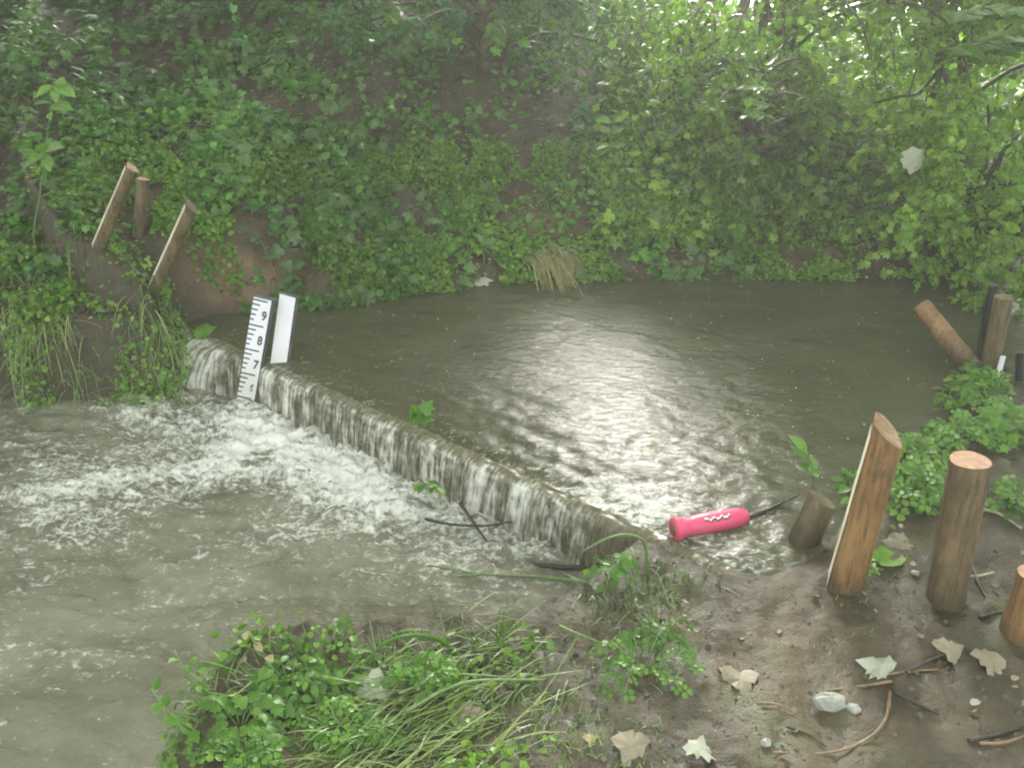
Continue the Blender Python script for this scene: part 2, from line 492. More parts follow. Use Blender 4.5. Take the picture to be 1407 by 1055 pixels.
def G(px, py, z0=.25):                             # where a pixel's ray meets the ground
    z = z0
    for _ in range(14):
        p = P(px, py, min(z, 1.6))
        z = .5 * z + .5 * float(gh(p[0], p[1]))
    return np.array([p[0], p[1], float(gh(p[0], p[1]))])
def spaced(lo, a, b, hi, step, growth=1.16):
    mid = list(np.arange(a, b, step))
    l = []; s = step; x = a
    while x > lo:
        s *= growth; x -= s
        if x > lo: l.append(x)
    if lo < a - 1e-6: l.append(lo)
    r = []; s = step; x = b
    while x < hi: r.append(x); s *= growth; x += s
    r.append(hi)
    return np.array(l[::-1] + mid + r)
def gridmesh(name, X, Y, Z):
    ny, nx = X.shape
    idx = np.arange(nx * ny).reshape(ny, nx)
    Fc = np.stack([idx[:-1, :-1], idx[:-1, 1:], idx[1:, 1:], idx[1:, :-1]], -1).reshape(-1, 4)
    return mesh_np(name, np.stack([X, Y, Z], -1).reshape(-1, 3), Fc)
gx = spaced(-26, -2.5, 2.9, 26, .014); gy = spaced(-10, 1.05, 5.4, 30, .014)
X, Y = np.meshgrid(gx, gy)
Z = gh(X, Y)
gm = gridmesh('ground', X, Y, Z)
ppx, ppy = proj(X, Y, Z)
rusty = np.zeros(X.shape)
for a, b, sx, sy, w in ((320,375,75,28,.9),(345,400,60,18,.9),(745,305,45,22,.8),(960,870,160,40,.1),(1080,900,150,50,.12),(300,360,40,40,.5)):
    rusty += w * np.exp(-((ppx - a) / sx) ** 2 - ((ppy - b) / sy) ** 2)
humus = sm(sdist(X, Y, BANK_FAR)[0], .15, .5) * np.clip(.9 - rusty, 0, 1)
attr(gm, 'humus', humus)
attr(gm, 'rusty', np.clip(rusty, 0, 1))
_GZ = Z.copy()
def gh(x, y):                                      # from here on read the finished ground sheet
    x = np.asarray(x, float); y = np.asarray(y, float)
    i = np.clip(np.searchsorted(gx, x) - 1, 0, len(gx) - 2); j = np.clip(np.searchsorted(gy, y) - 1, 0, len(gy) - 2)
    u = np.clip((x - gx[i]) / (gx[i + 1] - gx[i]), 0, 1); v = np.clip((y - gy[j]) / (gy[j + 1] - gy[j]), 0, 1)
    return (_GZ[j, i] * (1 - u) + _GZ[j, i + 1] * u) * (1 - v) + (_GZ[j + 1, i] * (1 - u) + _GZ[j + 1, i + 1] * u) * v
attr(gm, 'grassy', sm(np.hypot(X, Y), 8.0, 11))
ground = tag(link('ground', gm, None, M['mud']), 'wet brown muddy ground of both banks and the stream bed', kind='structure')

# ------------------------------------------------------------------ the water: pool, fall, stream
A0 = P(235, 440, .2)[:2]; A1 = P(900, 735, .2)[:2]
E = (A1 - A0) / np.linalg.norm(A1 - A0); NU = np.array([-E[1], E[0]])
WL = float(np.linalg.norm(A1 - A0))
def st(x, y): dx = x - A0[0]; dy = y - A0[1]; return dx * E[0] + dy * E[1], dx * NU[0] + dy * NU[1]
def xy(s, t): return A0[0] + s * E[0] + t * NU[0], A0[1] + s * E[1] + t * NU[1]
def throw(s): return .045 + .15 * (1 - sm(s, .25, .50)) + .012 * perlin(s * 5, s * 0 + .3, 3)
def zpool(s, t):
    x, y = xy(s, t)
    base = ZW - .036 * np.exp(-np.maximum(t, 0) / .20)
    near = np.exp(-np.maximum(t, 0) / .55)
    inweir = sm(s, -.1, .1) * (1 - sm(s, WL, WL + .15))
    st1 = fbm(s * 2.2 + t * .5, t * 9 - s * .8, 41, 3)
    r1 = fbm(x * 7 + 1.4 * fbm(x * 2, y * 2, 50, 2), y * 8, 51, 3)
    glare = np.exp(-((x - .35) / .5) ** 2)
    side = sm(s, 1.3, 2.0) * near
    lip = perlin(s * 7, s * 0 + .5, 8) * .007 * np.exp(-np.maximum(t, 0) / .1) * inweir
    return base + near * .010 * st1 + .0013 * r1 + .0009 * fbm(x * 15, y * 21, 57, 3) + side * .006 * (1 - 2 * np.abs(fbm(x * 9, y * 9, 61, 2))) + lip
def zstream(s, t):
    x, y = xy(s, t)
    d = np.maximum(-t, 0)
    onw = sm(s, -.2, .1) * (1 - sm(s, WL - .1, WL + .1))
    amp = .010 + .030 * np.exp(-d / .38) * onw + .006 * np.exp(-((x + 1.2) / .8) ** 2)
    wx = x + .10 * fbm(x * 2.2, y * 2.2, 71, 3); wy = y + .10 * fbm(x * 2.2, y * 2.2, 77, 3)
    a = fbm(wx * 6.0 + wy * 2, wy * 9.0, 81, 4, .55)
    b = 1 - 2.4 * np.abs(fbm(wx * 4.0, wy * 6.0, 91, 3))
    c = 1 - 2.6 * np.abs(fbm(wx * 13.0 + wy * 3, wy * 17.0, 97, 3))
    return amp * (.9 * a + .5 * b) + (.0036 + .12 * amp) * c + .010 * fbm(x * 1.8, y * 1.8, 95, 2)
sg = spaced(-30, -.9, 3.1, 30, .0115, 1.2)
FT = .035
tp = np.concatenate([np.linspace(FT, .49, 40), spaced(.5, .5, 2.5, 30, .0125, 1.2)])
S, T = np.meshgrid(sg, tp)
X, Y = xy(S, T); Z = zpool(S, T)
pm = gridmesh('pool_water', X, Y, Z)
ppx, ppy = proj(X, Y, Z)
foam = .12 + .30 * np.exp(-T / .10) * sm(S, .1, .3) + .32 * np.exp(-T / .3) * sm(S, 1.7, 2.3) * (1 - sm(S, 2.7, 3.0))  # lip foam; last term whitens the right crest for its glints
foam += .10 * np.exp(-((ppx - 830) / 90) ** 2 - ((ppy - 520) / 150) ** 2)  # sky glare on the pool, painted in through the foam mask
foam += .30 * np.exp(-((ppx - 880) / 120) ** 2 - ((ppy - 700) / 25) ** 2)  # more crest glints painted in as foam
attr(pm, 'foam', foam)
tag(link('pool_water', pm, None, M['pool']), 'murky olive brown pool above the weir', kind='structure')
# falling sheet
qs = np.linspace(0, 1, 26)
sf = np.arange(-.12, WL + .35, .008)
S, Q = np.meshgrid(sf, qs)
TH = throw(S)
cq = np.array([0, .3, .5, .7, .85, 1.0])
tq = [FT, .008, -.36, -.62, -.86, -1.0]
zz = [1.0, .985, .91, .60, .25, -.25]
Tn = np.interp(Q, cq, tq)
T = np.where(Tn < 0, -Tn * -TH, Tn)
zl0 = zpool(S[0], np.full(S[0].shape, FT))
Zf = np.interp(Q, cq, zz)
ztop = zl0[None, :]
Z = np.where(Q <= .3, ztop + (Zf - 1) * .25, ztop * Zf * .985)
Z = ztop * Zf
for _ in range(2):                                  # soften the profile's corners
    Z[1:-1] = .25 * Z[:-2] + .5 * Z[1:-1] + .25 * Z[2:]
    T[1:-1] = .25 * T[:-2] + .5 * T[1:-1] + .25 * T[2:]
w = sm(Q, .25, .8)
rid = fbm(S * 16, Q * .8, 101, 3, .6)
T = T - w * (.014 * rid + .006)
Z = Z + (1 - w) * sm(Q, 0, .15) * .006 * fbm(S * 14, Q * 2, 107, 2)
left = 1 - sm(S, .35, .62)
Z = Z + left * w * .012 * fbm(S * 9 + Q, Q * 2, 111, 2)
X, Y = xy(S, T)
fmsh = gridmesh('weir_fall', X, Y, Z)
attr(fmsh, 'fs', S); attr(fmsh, 'fq', Q)
ff = .16 + .62 * perlin(S * 4.2, S * 0 + .2, 5) + .28 * left + .45 * sm(Q, .86, 1.0) - .25 * sm(S, WL - .35, WL)
ff = ff - .12
for c, wd, k in ((.72,.03,.5),(.84,.02,.45),(.95,.02,.4),(1.42,.035,.55),(1.86,.035,.5),(2.02,.035,.5)):
    ff = ff + k * np.exp(-((S - c) / wd) ** 2)
attr(fmsh, 'foam', ff)
tag(link('weir_fall', fmsh, None, M['fall']), 'thin sheet of water falling over the weir in white streaks', kind='structure')
# stream below
ts = -np.concatenate([np.linspace(-.02, .44, 42), spaced(.452, .452, 2.1, 30, .0135, 1.2)])
S, T = np.meshgrid(sg, ts)
X, Y = xy(S, T); Z = zstream(S, T)
smh = gridmesh('stream_water', X, Y, Z)
ppx, ppy = proj(X, Y, Z)
def band(pts, wd):
    best = np.full(ppx.shape, 1e9)
    for (ax, ay), (bx, by) in zip(pts[:-1], pts[1:]):
        dx, dy = bx - ax, by - ay
        t = np.clip(((ppx - ax) * dx + (ppy - ay) * dy) / (dx * dx + dy * dy), 0, 1)
        best = np.minimum(best, np.hypot(ppx - ax - t * dx, ppy - ay - t * dy))
    return np.exp(-(best / wd) ** 2)
foam = np.full(ppx.shape, .25)
foam += .28 * band([(345,568),(430,612),(560,680),(700,738),(820,775)], 36)
foam += .24 * band([(345,590),(430,640),(560,705),(700,755)], 70)
foam += .22 * band([(250,556),(320,562),(420,640),(520,690)], 30)
foam += .34 * band([(400,600),(300,630),(210,655),(120,668),(0,684),(-150,690)], 12)
foam += .30 * band([(330,640),(240,672),(150,690),(60,700)], 26)
foam += .26 * band([(150,560),(240,590),(330,600)], 24)
foam += .24 * band([(-80,650),(150,630),(400,650),(560,700)], 75)
foam += .12 * band([(0,740),(200,740),(420,760)], 60)
foam += .30 * fbm(X * 2.5, Y * 4, 7, 4)
attr(smh, 'foam', foam)
_v = np.stack([X, Y, Z + np.clip(foam - .35, 0, .6) * .045 * (1 - 2.4 * np.abs(fbm(X * 8 + 2 * fbm(X * 3, Y * 3, 3, 2), Y * 12, 19, 3)))], -1)
smh.vertices.foreach_set('co', _v.astype(np.float32).ravel()); smh.update()
tag(link('stream_water', smh, None, M['stream']), 'rough brown stream water with pale foam below the weir', kind='structure')

# weir board behind the fall
wt = thing('weir_board', 'brown timber weir board behind the falling water', 'weir', (*xy(WL / 2, -.01), 0))
nb = 6
for i in range(nb):
    s0 = -.15 + i * (WL + .5) / nb; s1 = s0 + (WL + .5) / nb - .006
    x0, y0 = xy(s0, .004 - .002 * (i % 2)); X1 = np.array([E[0], E[1], 0]) * (s1 - s0)
    MB().box((x0, y0, -.3), X1, (NU[0] * .03, NU[1] * .03, 0), (0, 0, .3 + .14)).build('plank', M['board'], wt, False)

# ------------------------------------------------------------------ leaves
def tri(*a): return np.array(a)
T_OV = (np.array([(0,0,0),(0,1,-.12),(.30,.28,.07),(.24,.66,.02),(-.30,.28,.07),(-.24,.66,.02)]),
        tri((0,2,3),(0,3,1),(0,5,4),(0,1,5)))
T_ROUND = (np.array([(0,0,0),(0,.98,-.1),(.40,.18,.06),(.44,.58,.04),(-.40,.18,.06),(-.44,.58,.04)]),
        tri((0,2,3),(0,3,1),(0,5,4),(0,1,5)))
_lob = [(0,0),(.22,-.10),(.50,.12),(.34,.34),(.50,.62),(.22,.62),(0,1.0),(-.22,.62),(-.50,.62),(-.34,.34),(-.50,.12),(-.22,-.10)]
T_LOB = (np.array([(0,.42,.04)] + [(a, b, -.10 * abs(a) - .08 * b) for a, b in _lob]),
         np.array([(0, i + 1, (i + 1) % 12 + 1) for i in range(12)]))
def leafcloud(name, pos, axis, nrm, size, tmpl, parent, material, wide=1.0):
    tv, tf = tmpl
    n = len(pos)
    axis = axis / (np.linalg.norm(axis, axis=1, keepdims=True) + 1e-9)
    side = np.cross(axis, nrm); side /= (np.linalg.norm(side, axis=1, keepdims=True) + 1e-9)
    up = np.cross(side, axis)
    s = size[:, None, None]
    V = pos[:, None, :] + s * (wide * tv[None, :, 0:1] * side[:, None, :] + tv[None, :, 1:2] * axis[:, None, :] + tv[None, :, 2:3] * up[:, None, :])
    Fc = (tf[None] + (np.arange(n) * len(tv))[:, None, None]).reshape(-1, 3)
    return link(name, mesh_np(name, V.reshape(-1, 3), Fc, False), parent, material)
def rdir(n, k=1.0):
    v = RNG.normal(size=(n, 3)); return k * v / np.linalg.norm(v, axis=1, keepdims=True)

LEAF = {}
def lmesh(kind, material):
    key = (kind, material.name)
    if key not in LEAF:
        if kind == 'blade':
            v = []; f = []
            ys = np.linspace(0, 1, 6); ws = [.03,.05,.05,.045,.03,.002]
            for y_, w_ in zip(ys, ws): v += [(-w_, y_, -.5 * y_ * y_), (0, y_, -.5 * y_ * y_ - .01), (w_, y_, -.5 * y_ * y_)]
            for i in range(5):
                a = i * 3; f += [(a, a + 1, a + 4, a + 3), (a + 1, a + 2, a + 5, a + 4)]
        elif kind == 'ovate':
            ys = [0,.12,.32,.55,.78,.92,1.0]; ws = [.02,.16,.27,.28,.17,.07,0.004]
            v = []; f = []
            for y_, w_ in zip(ys, ws): v += [(-w_, y_, .28 * w_ - .22 * y_ * y_), (0, y_, -.22 * y_ * y_), (w_, y_, .28 * w_ - .22 * y_ * y_)]
            for i in range(6):
                a = i * 3; f += [(a, a + 1, a + 4, a + 3), (a + 1, a + 2, a + 5, a + 4)]
        elif kind == 'lobed':
            v = [(0,.42,.05)] + [(a, b, -.12 * abs(a) - .14 * b * b) for a, b in _lob]
            f = [(0, i + 1, (i + 1) % 12 + 1) for i in range(12)]
        elif kind == 'maple':
            o = [(0,0),(.10,.06),(.36,.02),(.40,.16),(.54,.26),(.46,.38),(.48,.56),(.36,.58),(.26,.66),(.14,.74),(0,.96)]
            o = o + [(-a, b) for a, b in o[-2:0:-1]]
            v = [(0,.40,.07)] + [(a * (1 + .08 * math.sin(9 * b)), b, -.10 * abs(a) + .10 * math.sin(5 * a + 3 * b)) for a, b in o]
            m = len(o); f = [(0, i + 1, (i + 1) % m + 1) for i in range(m)]
        else:                                       # trefoil, one folded mesh of three leaflets
            v = []; f = []
            for k, an in enumerate((0, 1.75, -1.75)):
                b0 = len(v); c, s_ = math.cos(an), math.sin(an)
                for (a, b, h) in [(0,.05,0),(.20,.22,.05),(.28,.46,.03),(.13,.62,-.04),(0,.56,-.05),(-.13,.62,-.04),(-.28,.46,.03),(-.20,.22,.05)]:
                    v.append((a * c - b * s_, a * s_ + b * c + .35, h - .06 * (k > 0)))
                f += [(b0, b0+1, b0+2, b0+3, b0+4), (b0, b0+4, b0+5, b0+6, b0+7)]
        me = bpy.data.meshes.new('leaf'); me.from_pydata(v, [], f)
        me.polygons.foreach_set('use_smooth', [True] * len(f)); me.materials.append(material)
        LEAF[key] = me
    return LEAF[key]
def leaf(parent, kind, material, pos, axis, nrm, size, name='leaf'):
    me = lmesh(kind, material)
    o = bpy.data.objects.new(name, me)
    COL.objects.link(o); o.parent = parent
    a = Vector(axis).normalized(); sd_ = a.cross(Vector(nrm)).normalized(); up = sd_.cross(a)
    R = Matrix((sd_, a, up)).transposed().to_4x4()
    off = parent.location if parent is not None else Vector((0, 0, 0))
    o.matrix_local = Matrix.Translation(Vector(pos) - off) @ R @ Matrix.Scale(size, 4)
    return o

# ------------------------------------------------------------------ shrubs and trees
def shrub(name, label, base, height, spread, nlimb, twigs, lsize, material, lean=(0, 0, 0), tmpl=T_OV, group=None, r0=.04,
          first=.25, droop=.5, per=18, keep=None, upb=.7, trunks=1, cat='shrub', wide=1.0):
    base = np.array(base, float); lean = np.array(lean, float)
    t = thing(name, label, cat, base, group)
    limbs = []
    tr = MB()
    for k in range(trunks):
        a = random.uniform(0, 6.28)
        top = base + np.array([math.cos(a) * spread * .12 * (trunks > 1), math.sin(a) * spread * .12 * (trunks > 1), height * .6]) + lean * .6
        mid = (base + top) / 2 + np.array([random.uniform(-.05, .05) * height, random.uniform(-.05, .05) * height, 0])
        c = curve([base - np.array([0, 0, .1]), mid, top], 10)
        tr.tube(c, [r0 * (1 - .65 * i / (len(c) - 1)) for i in range(len(c))], 7, jitter=.1)
        limbs.append(c)
    tr.build('trunk', M['bark'], t)
    br = MB(); tw = []
    for i in range(nlimb):
        c = random.choice(limbs)
        f = random.uniform(first, 1.0)
        p0 = c[int(f * (len(c) - 1))]
        az = random.uniform(0, 2 * math.pi)
        out = np.array([math.cos(az), math.sin(az), 0]) * spread * random.uniform(.55, 1.05) * (1.15 - .35 * f)
        p2 = p0 + out + np.array([0, 0, height * (.12 + .36 * f) * random.uniform(.3, 1.1)]) + lean * random.uniform(.1, .6)
        p1 = (p0 + p2) / 2 + np.array([0, 0, height * .12])
        p3 = p2 + out * .3 - np.array([0, 0, height * droop * random.uniform(.1, .45)])
        cc = curve([p0, p1, p2, p3], 12)
        bv, bf = len(br.v), len(br.f)
        if cat != 'tree' or all(q[2] > 2.6 or np.hypot(q[0], q[1]) > 5 for q in cc): br.tube(cc, [r0 * .42 * (1 - .85 * j / (len(cc) - 1)) for j in range(len(cc))], 4, cap=False)
        if keep is not None and cat != 'tree' and keep(np.array([cc[-1], cc[len(cc) // 2], cc[-3], cc[-2]])).sum() < 3: br.v, br.f = br.v[:bv], br.f[:bf]
        for _ in range(twigs):
            q = cc[random.randint(3, len(cc) - 1)]
            d = np.array([random.gauss(0, 1), random.gauss(0, 1), random.gauss(-.1, .6)])
            d = d / np.linalg.norm(d) * spread * random.uniform(.16, .42)
            tw.append((q, q + d * .5 + np.array([0, 0, .02]), q + d - np.array([0, 0, abs(random.gauss(0, .12)) * spread])))
    if nlimb: br.build('branch', M['bark'], t)
    tw = np.array(tw)                               # n,3,3
    if cat == 'tree':
        px, py = proj(tw[:, 2, 0], tw[:, 2, 1], tw[:, 2, 2])
        off = (tw[:, 2, 1] < .3) | (py < -60) | (px < -150) | (px > PW + 150) | (np.linalg.norm(tw[:, 2] - CAM, axis=1) > 6)
        tw = tw[off & (np.linalg.norm(tw[:, 2] - CAM, axis=1) > 1.6)]
    n = len(tw) * per
    ti = np.repeat(np.arange(len(tw)), per)
    u = np.tile((np.arange(per) + .6) / per, len(tw)) + RNG.uniform(-.04, .04, n)
    u = np.clip(u, 0, 1)[:, None]
    a, b, c = tw[ti, 0], tw[ti, 1], tw[ti, 2]
    pos = a * (1 - u) ** 2 + 2 * b * u * (1 - u) + c * u ** 2
    dirv = (c - a); dirv /= np.linalg.norm(dirv, axis=1, keepdims=True) + 1e-9
    ax = dirv * .7 + rdir(n, .9); ax[:, 2] -= .25
    nr = rdir(n, .55); nr[:, 2] += upb; nr[:, 1] -= .25
    sz = lsize * RNG.uniform(.6, 1.25, n)
    pos = pos + rdir(n, lsize * .35)
    k = np.ones(n, bool)
    if keep is not None: k &= keep(pos)
    k &= pos[:, 2] > gh(pos[:, 0], pos[:, 1]) - .02
    o = leafcloud('crown', pos[k], ax[k], nr[k], sz[k], tmpl, t, material, wide)
    o['kind'] = 'stuff'
    # twigs as fine triangular slivers joined to the branches
    sel = tw[RNG.random(len(tw)) < .6]
    tb = MB()
    for q in sel[:900]: tb.tube(q, [lsize * .045, lsize * .035, lsize * .02], 3, cap=False)
    if len(tb.v): tb.build('twigs', M['bark'], t)['kind'] = 'stuff'
    return t

def inview(pos):
    px, py = proj(pos[:, 0], pos[:, 1], pos[:, 2]); return px, py
def no_glare(pos):                                  # the bright openings in the wood, as seen from the pool
    x, y, z = pos[:, 0] - .3, pos[:, 1] - 3.2, pos[:, 2] - .2
    az = np.degrees(np.arctan2(x, np.maximum(y, .01)))
    jag = 1.5 * np.sin(z * 5.0)
    el = np.degrees(np.arctan2(z, np.hypot(x, y)))
    gap = (az > -1 + jag) & (az < 16 + jag + 6 * (pos[:, 1] > 7.6)) & (y > 0) & (el > 14.5)
    az2 = np.degrees(np.arctan2(pos[:, 0] - 2.3, np.maximum(pos[:, 1] - 4.2, .01)))
    gap |= (az2 > 20 + jag) & (az2 < 52) & (pos[:, 1] > 4.6) & (pos[:, 0] > 2.6) & (pos[:, 2] > 1.3)
    px, py = inview(pos)
    sky = (px > 945) & (px < 1062) & (py < 34 + 8 * np.sin(px * .11)) & (RNG.random(len(px)) < .93)
    dk = np.exp(-((px - 690) / 165) ** 2 - ((py - 160) / 110) ** 2)
    gap &= RNG.random(len(px)) < .90
    return ~gap & ~sky & (RNG.random(len(px)) > .96 * dk)
BG = 'shrubs overhanging the far bank'
def base_at(px, py, z0=.5): return G(px, py, z0)
def gz(x, y): return np.array([x, y, float(gh(x, y))])

# right-hand mass of leaves over the pool edge
shrub('leafy_shrub', 'dense mid green shrub whose boughs hang over the back right edge of the pool', gz(1.55, 5.6), 1.7, 1.05, 46, 13, .040, M['hedge'], (-.0, -.35, 0), T_ROUND, BG, keep=no_glare, trunks=3, droop=.75)
shrub('leafy_shrub', 'pale green shrub at the far right beside the bright water channel', gz(2.45, 5.3), 1.8, .72, 40, 12, .045, M['bright'], (.1, -.3, 0), T_ROUND, BG, keep=no_glare, trunks=3, droop=.7)
shrub('leafy_shrub', 'bright yellow green bush on the bank top below the patch of sky', gz(1.05, 6.3), 1.0, .75, 34, 12, .038, M['bright'], (0, -.1, 0), T_OV, BG, keep=no_glare, trunks=3)
shrub('leafy_shrub', 'bright green bush to the left of the patch of sky', gz(.72, 7.2), 1.5, .8, 34, 12, .04, M['bright'], (-.1, 0, 0), T_OV, BG, keep=no_glare, trunks=3)
shrub('leafy_shrub', 'fresh green bush in the middle of the right slope beneath the fern', gz(.95, 5.35), .8, .6, 32, 12, .034, M['bright'], (0, -.2, 0), T_OV, BG, keep=no_glare, trunks=3)
shrub('leafy_shrub', 'small low bush at the waterline right of the middle', gz(1.25, 4.85), .55, .5, 24, 10, .032, M['hedge'], (0, -.15, 0), T_ROUND, BG, trunks=3)
shrub('leafy_shrub', 'small bright bush drooping to the water behind the black pipe post', G(1345, 385, .3), .5, .34, 24, 10, .036, M['bright'], (0, -.08, 0), T_OV, BG, trunks=3, r0=.015)
shrub('leafy_shrub', 'pale bush on the bank above the drooping waterside bush at the right', G(1300, 355, .3), .9, .5, 30, 10, .04, M['bright'], (.1, -.15, 0), T_LOB, BG, trunks=3, r0=.02)
# dark centre and left
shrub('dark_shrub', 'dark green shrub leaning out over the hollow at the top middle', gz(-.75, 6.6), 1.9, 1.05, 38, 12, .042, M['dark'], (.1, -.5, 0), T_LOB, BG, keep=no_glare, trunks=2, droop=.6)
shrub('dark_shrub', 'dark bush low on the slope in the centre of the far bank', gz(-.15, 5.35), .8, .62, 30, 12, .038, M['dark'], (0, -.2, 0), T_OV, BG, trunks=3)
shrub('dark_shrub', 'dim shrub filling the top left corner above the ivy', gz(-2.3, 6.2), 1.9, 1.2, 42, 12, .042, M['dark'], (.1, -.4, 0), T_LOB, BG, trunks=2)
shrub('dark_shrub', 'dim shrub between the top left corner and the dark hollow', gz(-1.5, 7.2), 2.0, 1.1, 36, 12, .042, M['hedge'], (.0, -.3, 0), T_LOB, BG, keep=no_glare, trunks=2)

# trees out of view; their crowns mask the sky mirrored in the pool
TG = 'trees of the wood around the stream'
def tree(label, x, y, h, sp, nl, tw, ls, m, lean=(0, 0, 0), r=.09, first=.3):
    return shrub('broadleaf_tree', label, gz(x, y), h, sp, nl, tw, ls, m, lean, T_LOB, TG, r0=r, first=first, keep=no_glare, per=10, cat='tree', droop=.3)
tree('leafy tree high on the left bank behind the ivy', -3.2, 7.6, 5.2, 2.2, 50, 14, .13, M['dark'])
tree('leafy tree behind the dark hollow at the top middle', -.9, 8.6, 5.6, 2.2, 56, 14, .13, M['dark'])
tree('tall pale leafed tree at the back right beyond the shrubs', 3.4, 9.2, 5.4, 2.0, 50, 14, .13, M['bright'])
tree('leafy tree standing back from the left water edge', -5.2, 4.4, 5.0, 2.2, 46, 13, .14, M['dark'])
tree('leafy tree behind the far end of the right shrubs', 5.6, 7.2, 5.0, 1.6, 36, 13, .14, M['hedge'])
tree('added unseen tree on the right bank leaning in to shade the stream', 5.4, 2.8, 6.2, 2.6, 46, 13, .17, M['hedge'], (-2.0, 0, 0), first=.45)  # out of view, added so its canopy blocks light from above
tree('added unseen tree on the far left bank leaning in to shade the stream', -3.6, 5.6, 6.6, 2.6, 50, 14, .17, M['hedge'], (1.6, -1.2, 0), first=.5)  # second added canopy tree, outside the view, to dim the sky light
# thin bare trunks in the bright gap
for lab, a, b, r_ in (('thick leaning grey trunk in the bright patch of sky at the top', (1003,62), (1032,-60), .045),
                      ('slender dark stem right of the thick leaning trunk', (1028,78), (1040,-60), .018),
                      ('thinnest dark sapling stem right of the slender stem', (1038,62), (1066,-60), .012)):
    p0 = PY(*a, 7.0); p1 = PY(*b, 7.0); p0[2] -= .15
    tk = thing('tree_trunk', lab, 'tree', p0, 'thin trunks in the bright gap')
    d = p1 - p0; top = p0 + d * 3.2
    c = curve([p0, p0 + d * .8 + np.array([.03, 0, 0]), p0 + d * 2, top], 12)
    MB().tube(c, [r_ * (1 - .5 * i / len(c)) for i in range(len(c))], 7, jitter=.08).build('trunk', M['bark'], tk)
    q = c[6]; MB().tube([q, q + np.array([.12, 0, .2]), q + np.array([.3, .05, .5])], [r_ * .4, r_ * .3, r_ * .15], 5).build('branch', M['bark'], tk)

# ------------------------------------------------------------------ ground cover on the far bank
def dens(px, py, holes):
    d = np.ones(px.shape)
    for a, b, sx, sy, w in holes: d *= 1 - w * np.exp(-((px - a) / sx) ** 2 - ((py - b) / sy) ** 2)
    return d
HOLES = ((60,190,45,110,.85),(320,372,90,45,.97),(200,330,70,50,.6),(730,300,85,55,.9),(700,220,150,80,.92),(660,120,170,90,.95),(540,220,50,60,.5),(820,250,90,60,.55),(270,80,60,60,.4),(60,45,60,40,.6),(480,90,70,90,.5),(240,400,60,30,.8),(150,250,60,30,.4),(150,300,80,70,.93),(205,330,75,70,.95))
def cover(name, label, n, xr, yr, size, lift, tmpl, material, seed, filt=None, thr=.0, upn=.8, droop=.25, cat='ground cover', wide=1.0):
    x = RNG.uniform(*xr, n); y = RNG.uniform(*yr, n)
    df, _ = sdist(x, y, BANK_FAR); dn, _ = sdist(x, y, BANK_NEAR)
    z = gh(x, y)
    px, py = proj(x, y, z)
    k = (np.maximum(df, dn) > .01)
    cl = fbm(x * 3.2, y * 3.2, seed, 3)
    k &= cl > thr
    if filt is not None: k &= filt(px, py, x, y, df, dn)
    x, y, z, cl = x[k], y[k], z[k], cl[k]
    m = len(x)
    e = .02
    gxn = (gh(x + e, y) - z) / e; gyn = (gh(x, y + e) - z) / e
    nrm = np.stack([-gxn, -gyn, np.ones(m)], 1); nrm /= np.linalg.norm(nrm, axis=1, keepdims=True)
    hgt = lift * RNG.random(m) * (.4 + 1.6 * np.clip(cl - thr, 0, .6))
    pos = np.stack([x, y, z], 1) + nrm * hgt[:, None]
    ax = rdir(m, .8) + np.array([0, -.5, -droop]); nn = nrm * .6 + np.array([0, -.15, upn]) + rdir(m, .45)
    o = leafcloud(name, pos, ax, nn, size * RNG.uniform(.55, 1.3, m), tmpl, None, material, wide)
    return tag(o, label, cat, kind='stuff')
IV = lambda px, py, x, y, df, dn: (df > .02) & (RNG.random(px.shape) < dens(px, py, HOLES)) & (x < 1.2) & (px > -80) & (py > -60)
cover('ivy', 'ivy and bramble leaves covering the left slope of the far bank', 95000, (-3.6, 1.2), (3.6, 8.0), .040, .14, T_LOB, M['ivy'], 13, IV, .02)
cover('broad_ivy', 'broader pale ivy leaves standing out from the left slope', 5200, (-3.4, 1.2), (3.7, 7.5), .062, .18, T_LOB, M['ivy2'], 14, IV, -.1)
cover('broad_leaves', 'broader light leaves among the fine leaves of the right slope', 5000, (.3, 3.2), (4.3, 8.0), .058, .26, T_LOB, M['bright'], 15,
      lambda px, py, x, y, df, dn: (df > .0) & (px > 820) & ~((px > 925) & (px < 1040) & (py < 25)), -.2)
cover('undergrowth', 'small leaved weeds along the foot of the far bank', 90000, (-1.6, 1.7), (3.8, 5.6), .021, .08, T_ROUND, M['herbs'], 23,
      lambda px, py, x, y, df, dn: (df > .0) & (df < .75) & (RNG.random(px.shape) < dens(px, py, HOLES[:1] + ((745,300,60,40,.97),))), -.12)
cover('bank_foliage', 'fine leaves filling the right part of the far bank', 90000, (.3, 3.2), (4.3, 8.5), .032, .16, T_OV, M['hedge'], 33,
      lambda px, py, x, y, df, dn: (df > .0) & (px > 820) & ~((px > 925) & (px < 1040) & (py < 25)), -.25)
cover('leaf_litter', 'dead leaves and pale scraps scattered over the muddy banks', 34000, (-2.6, 3.0), (1.2, 7.0), .017, .010, T_ROUND, M['litter'], 43,
      lambda px, py, x, y, df, dn: RNG.random(px.shape) < np.where(dn > 0, .14, .8), -.3, upn=1.0, droop=0, cat='leaf litter')
cover('left_bank_weeds', 'green weeds spilling over the edge of the left bank', 42000, (-3.4, -1.2), (3.2, 4.5), .021, .11, T_ROUND, M['herbs'], 53,
      lambda px, py, x, y, df, dn: (df > -.01) & (df < .75) & (px < 262) & (RNG.random(px.shape) < dens(px, py, ((180,340,95,75,.97),(230,400,60,50,.97),(90,330,60,40,.6),(60,410,70,18,.7),(170,430,50,40,.8)))), -.02)

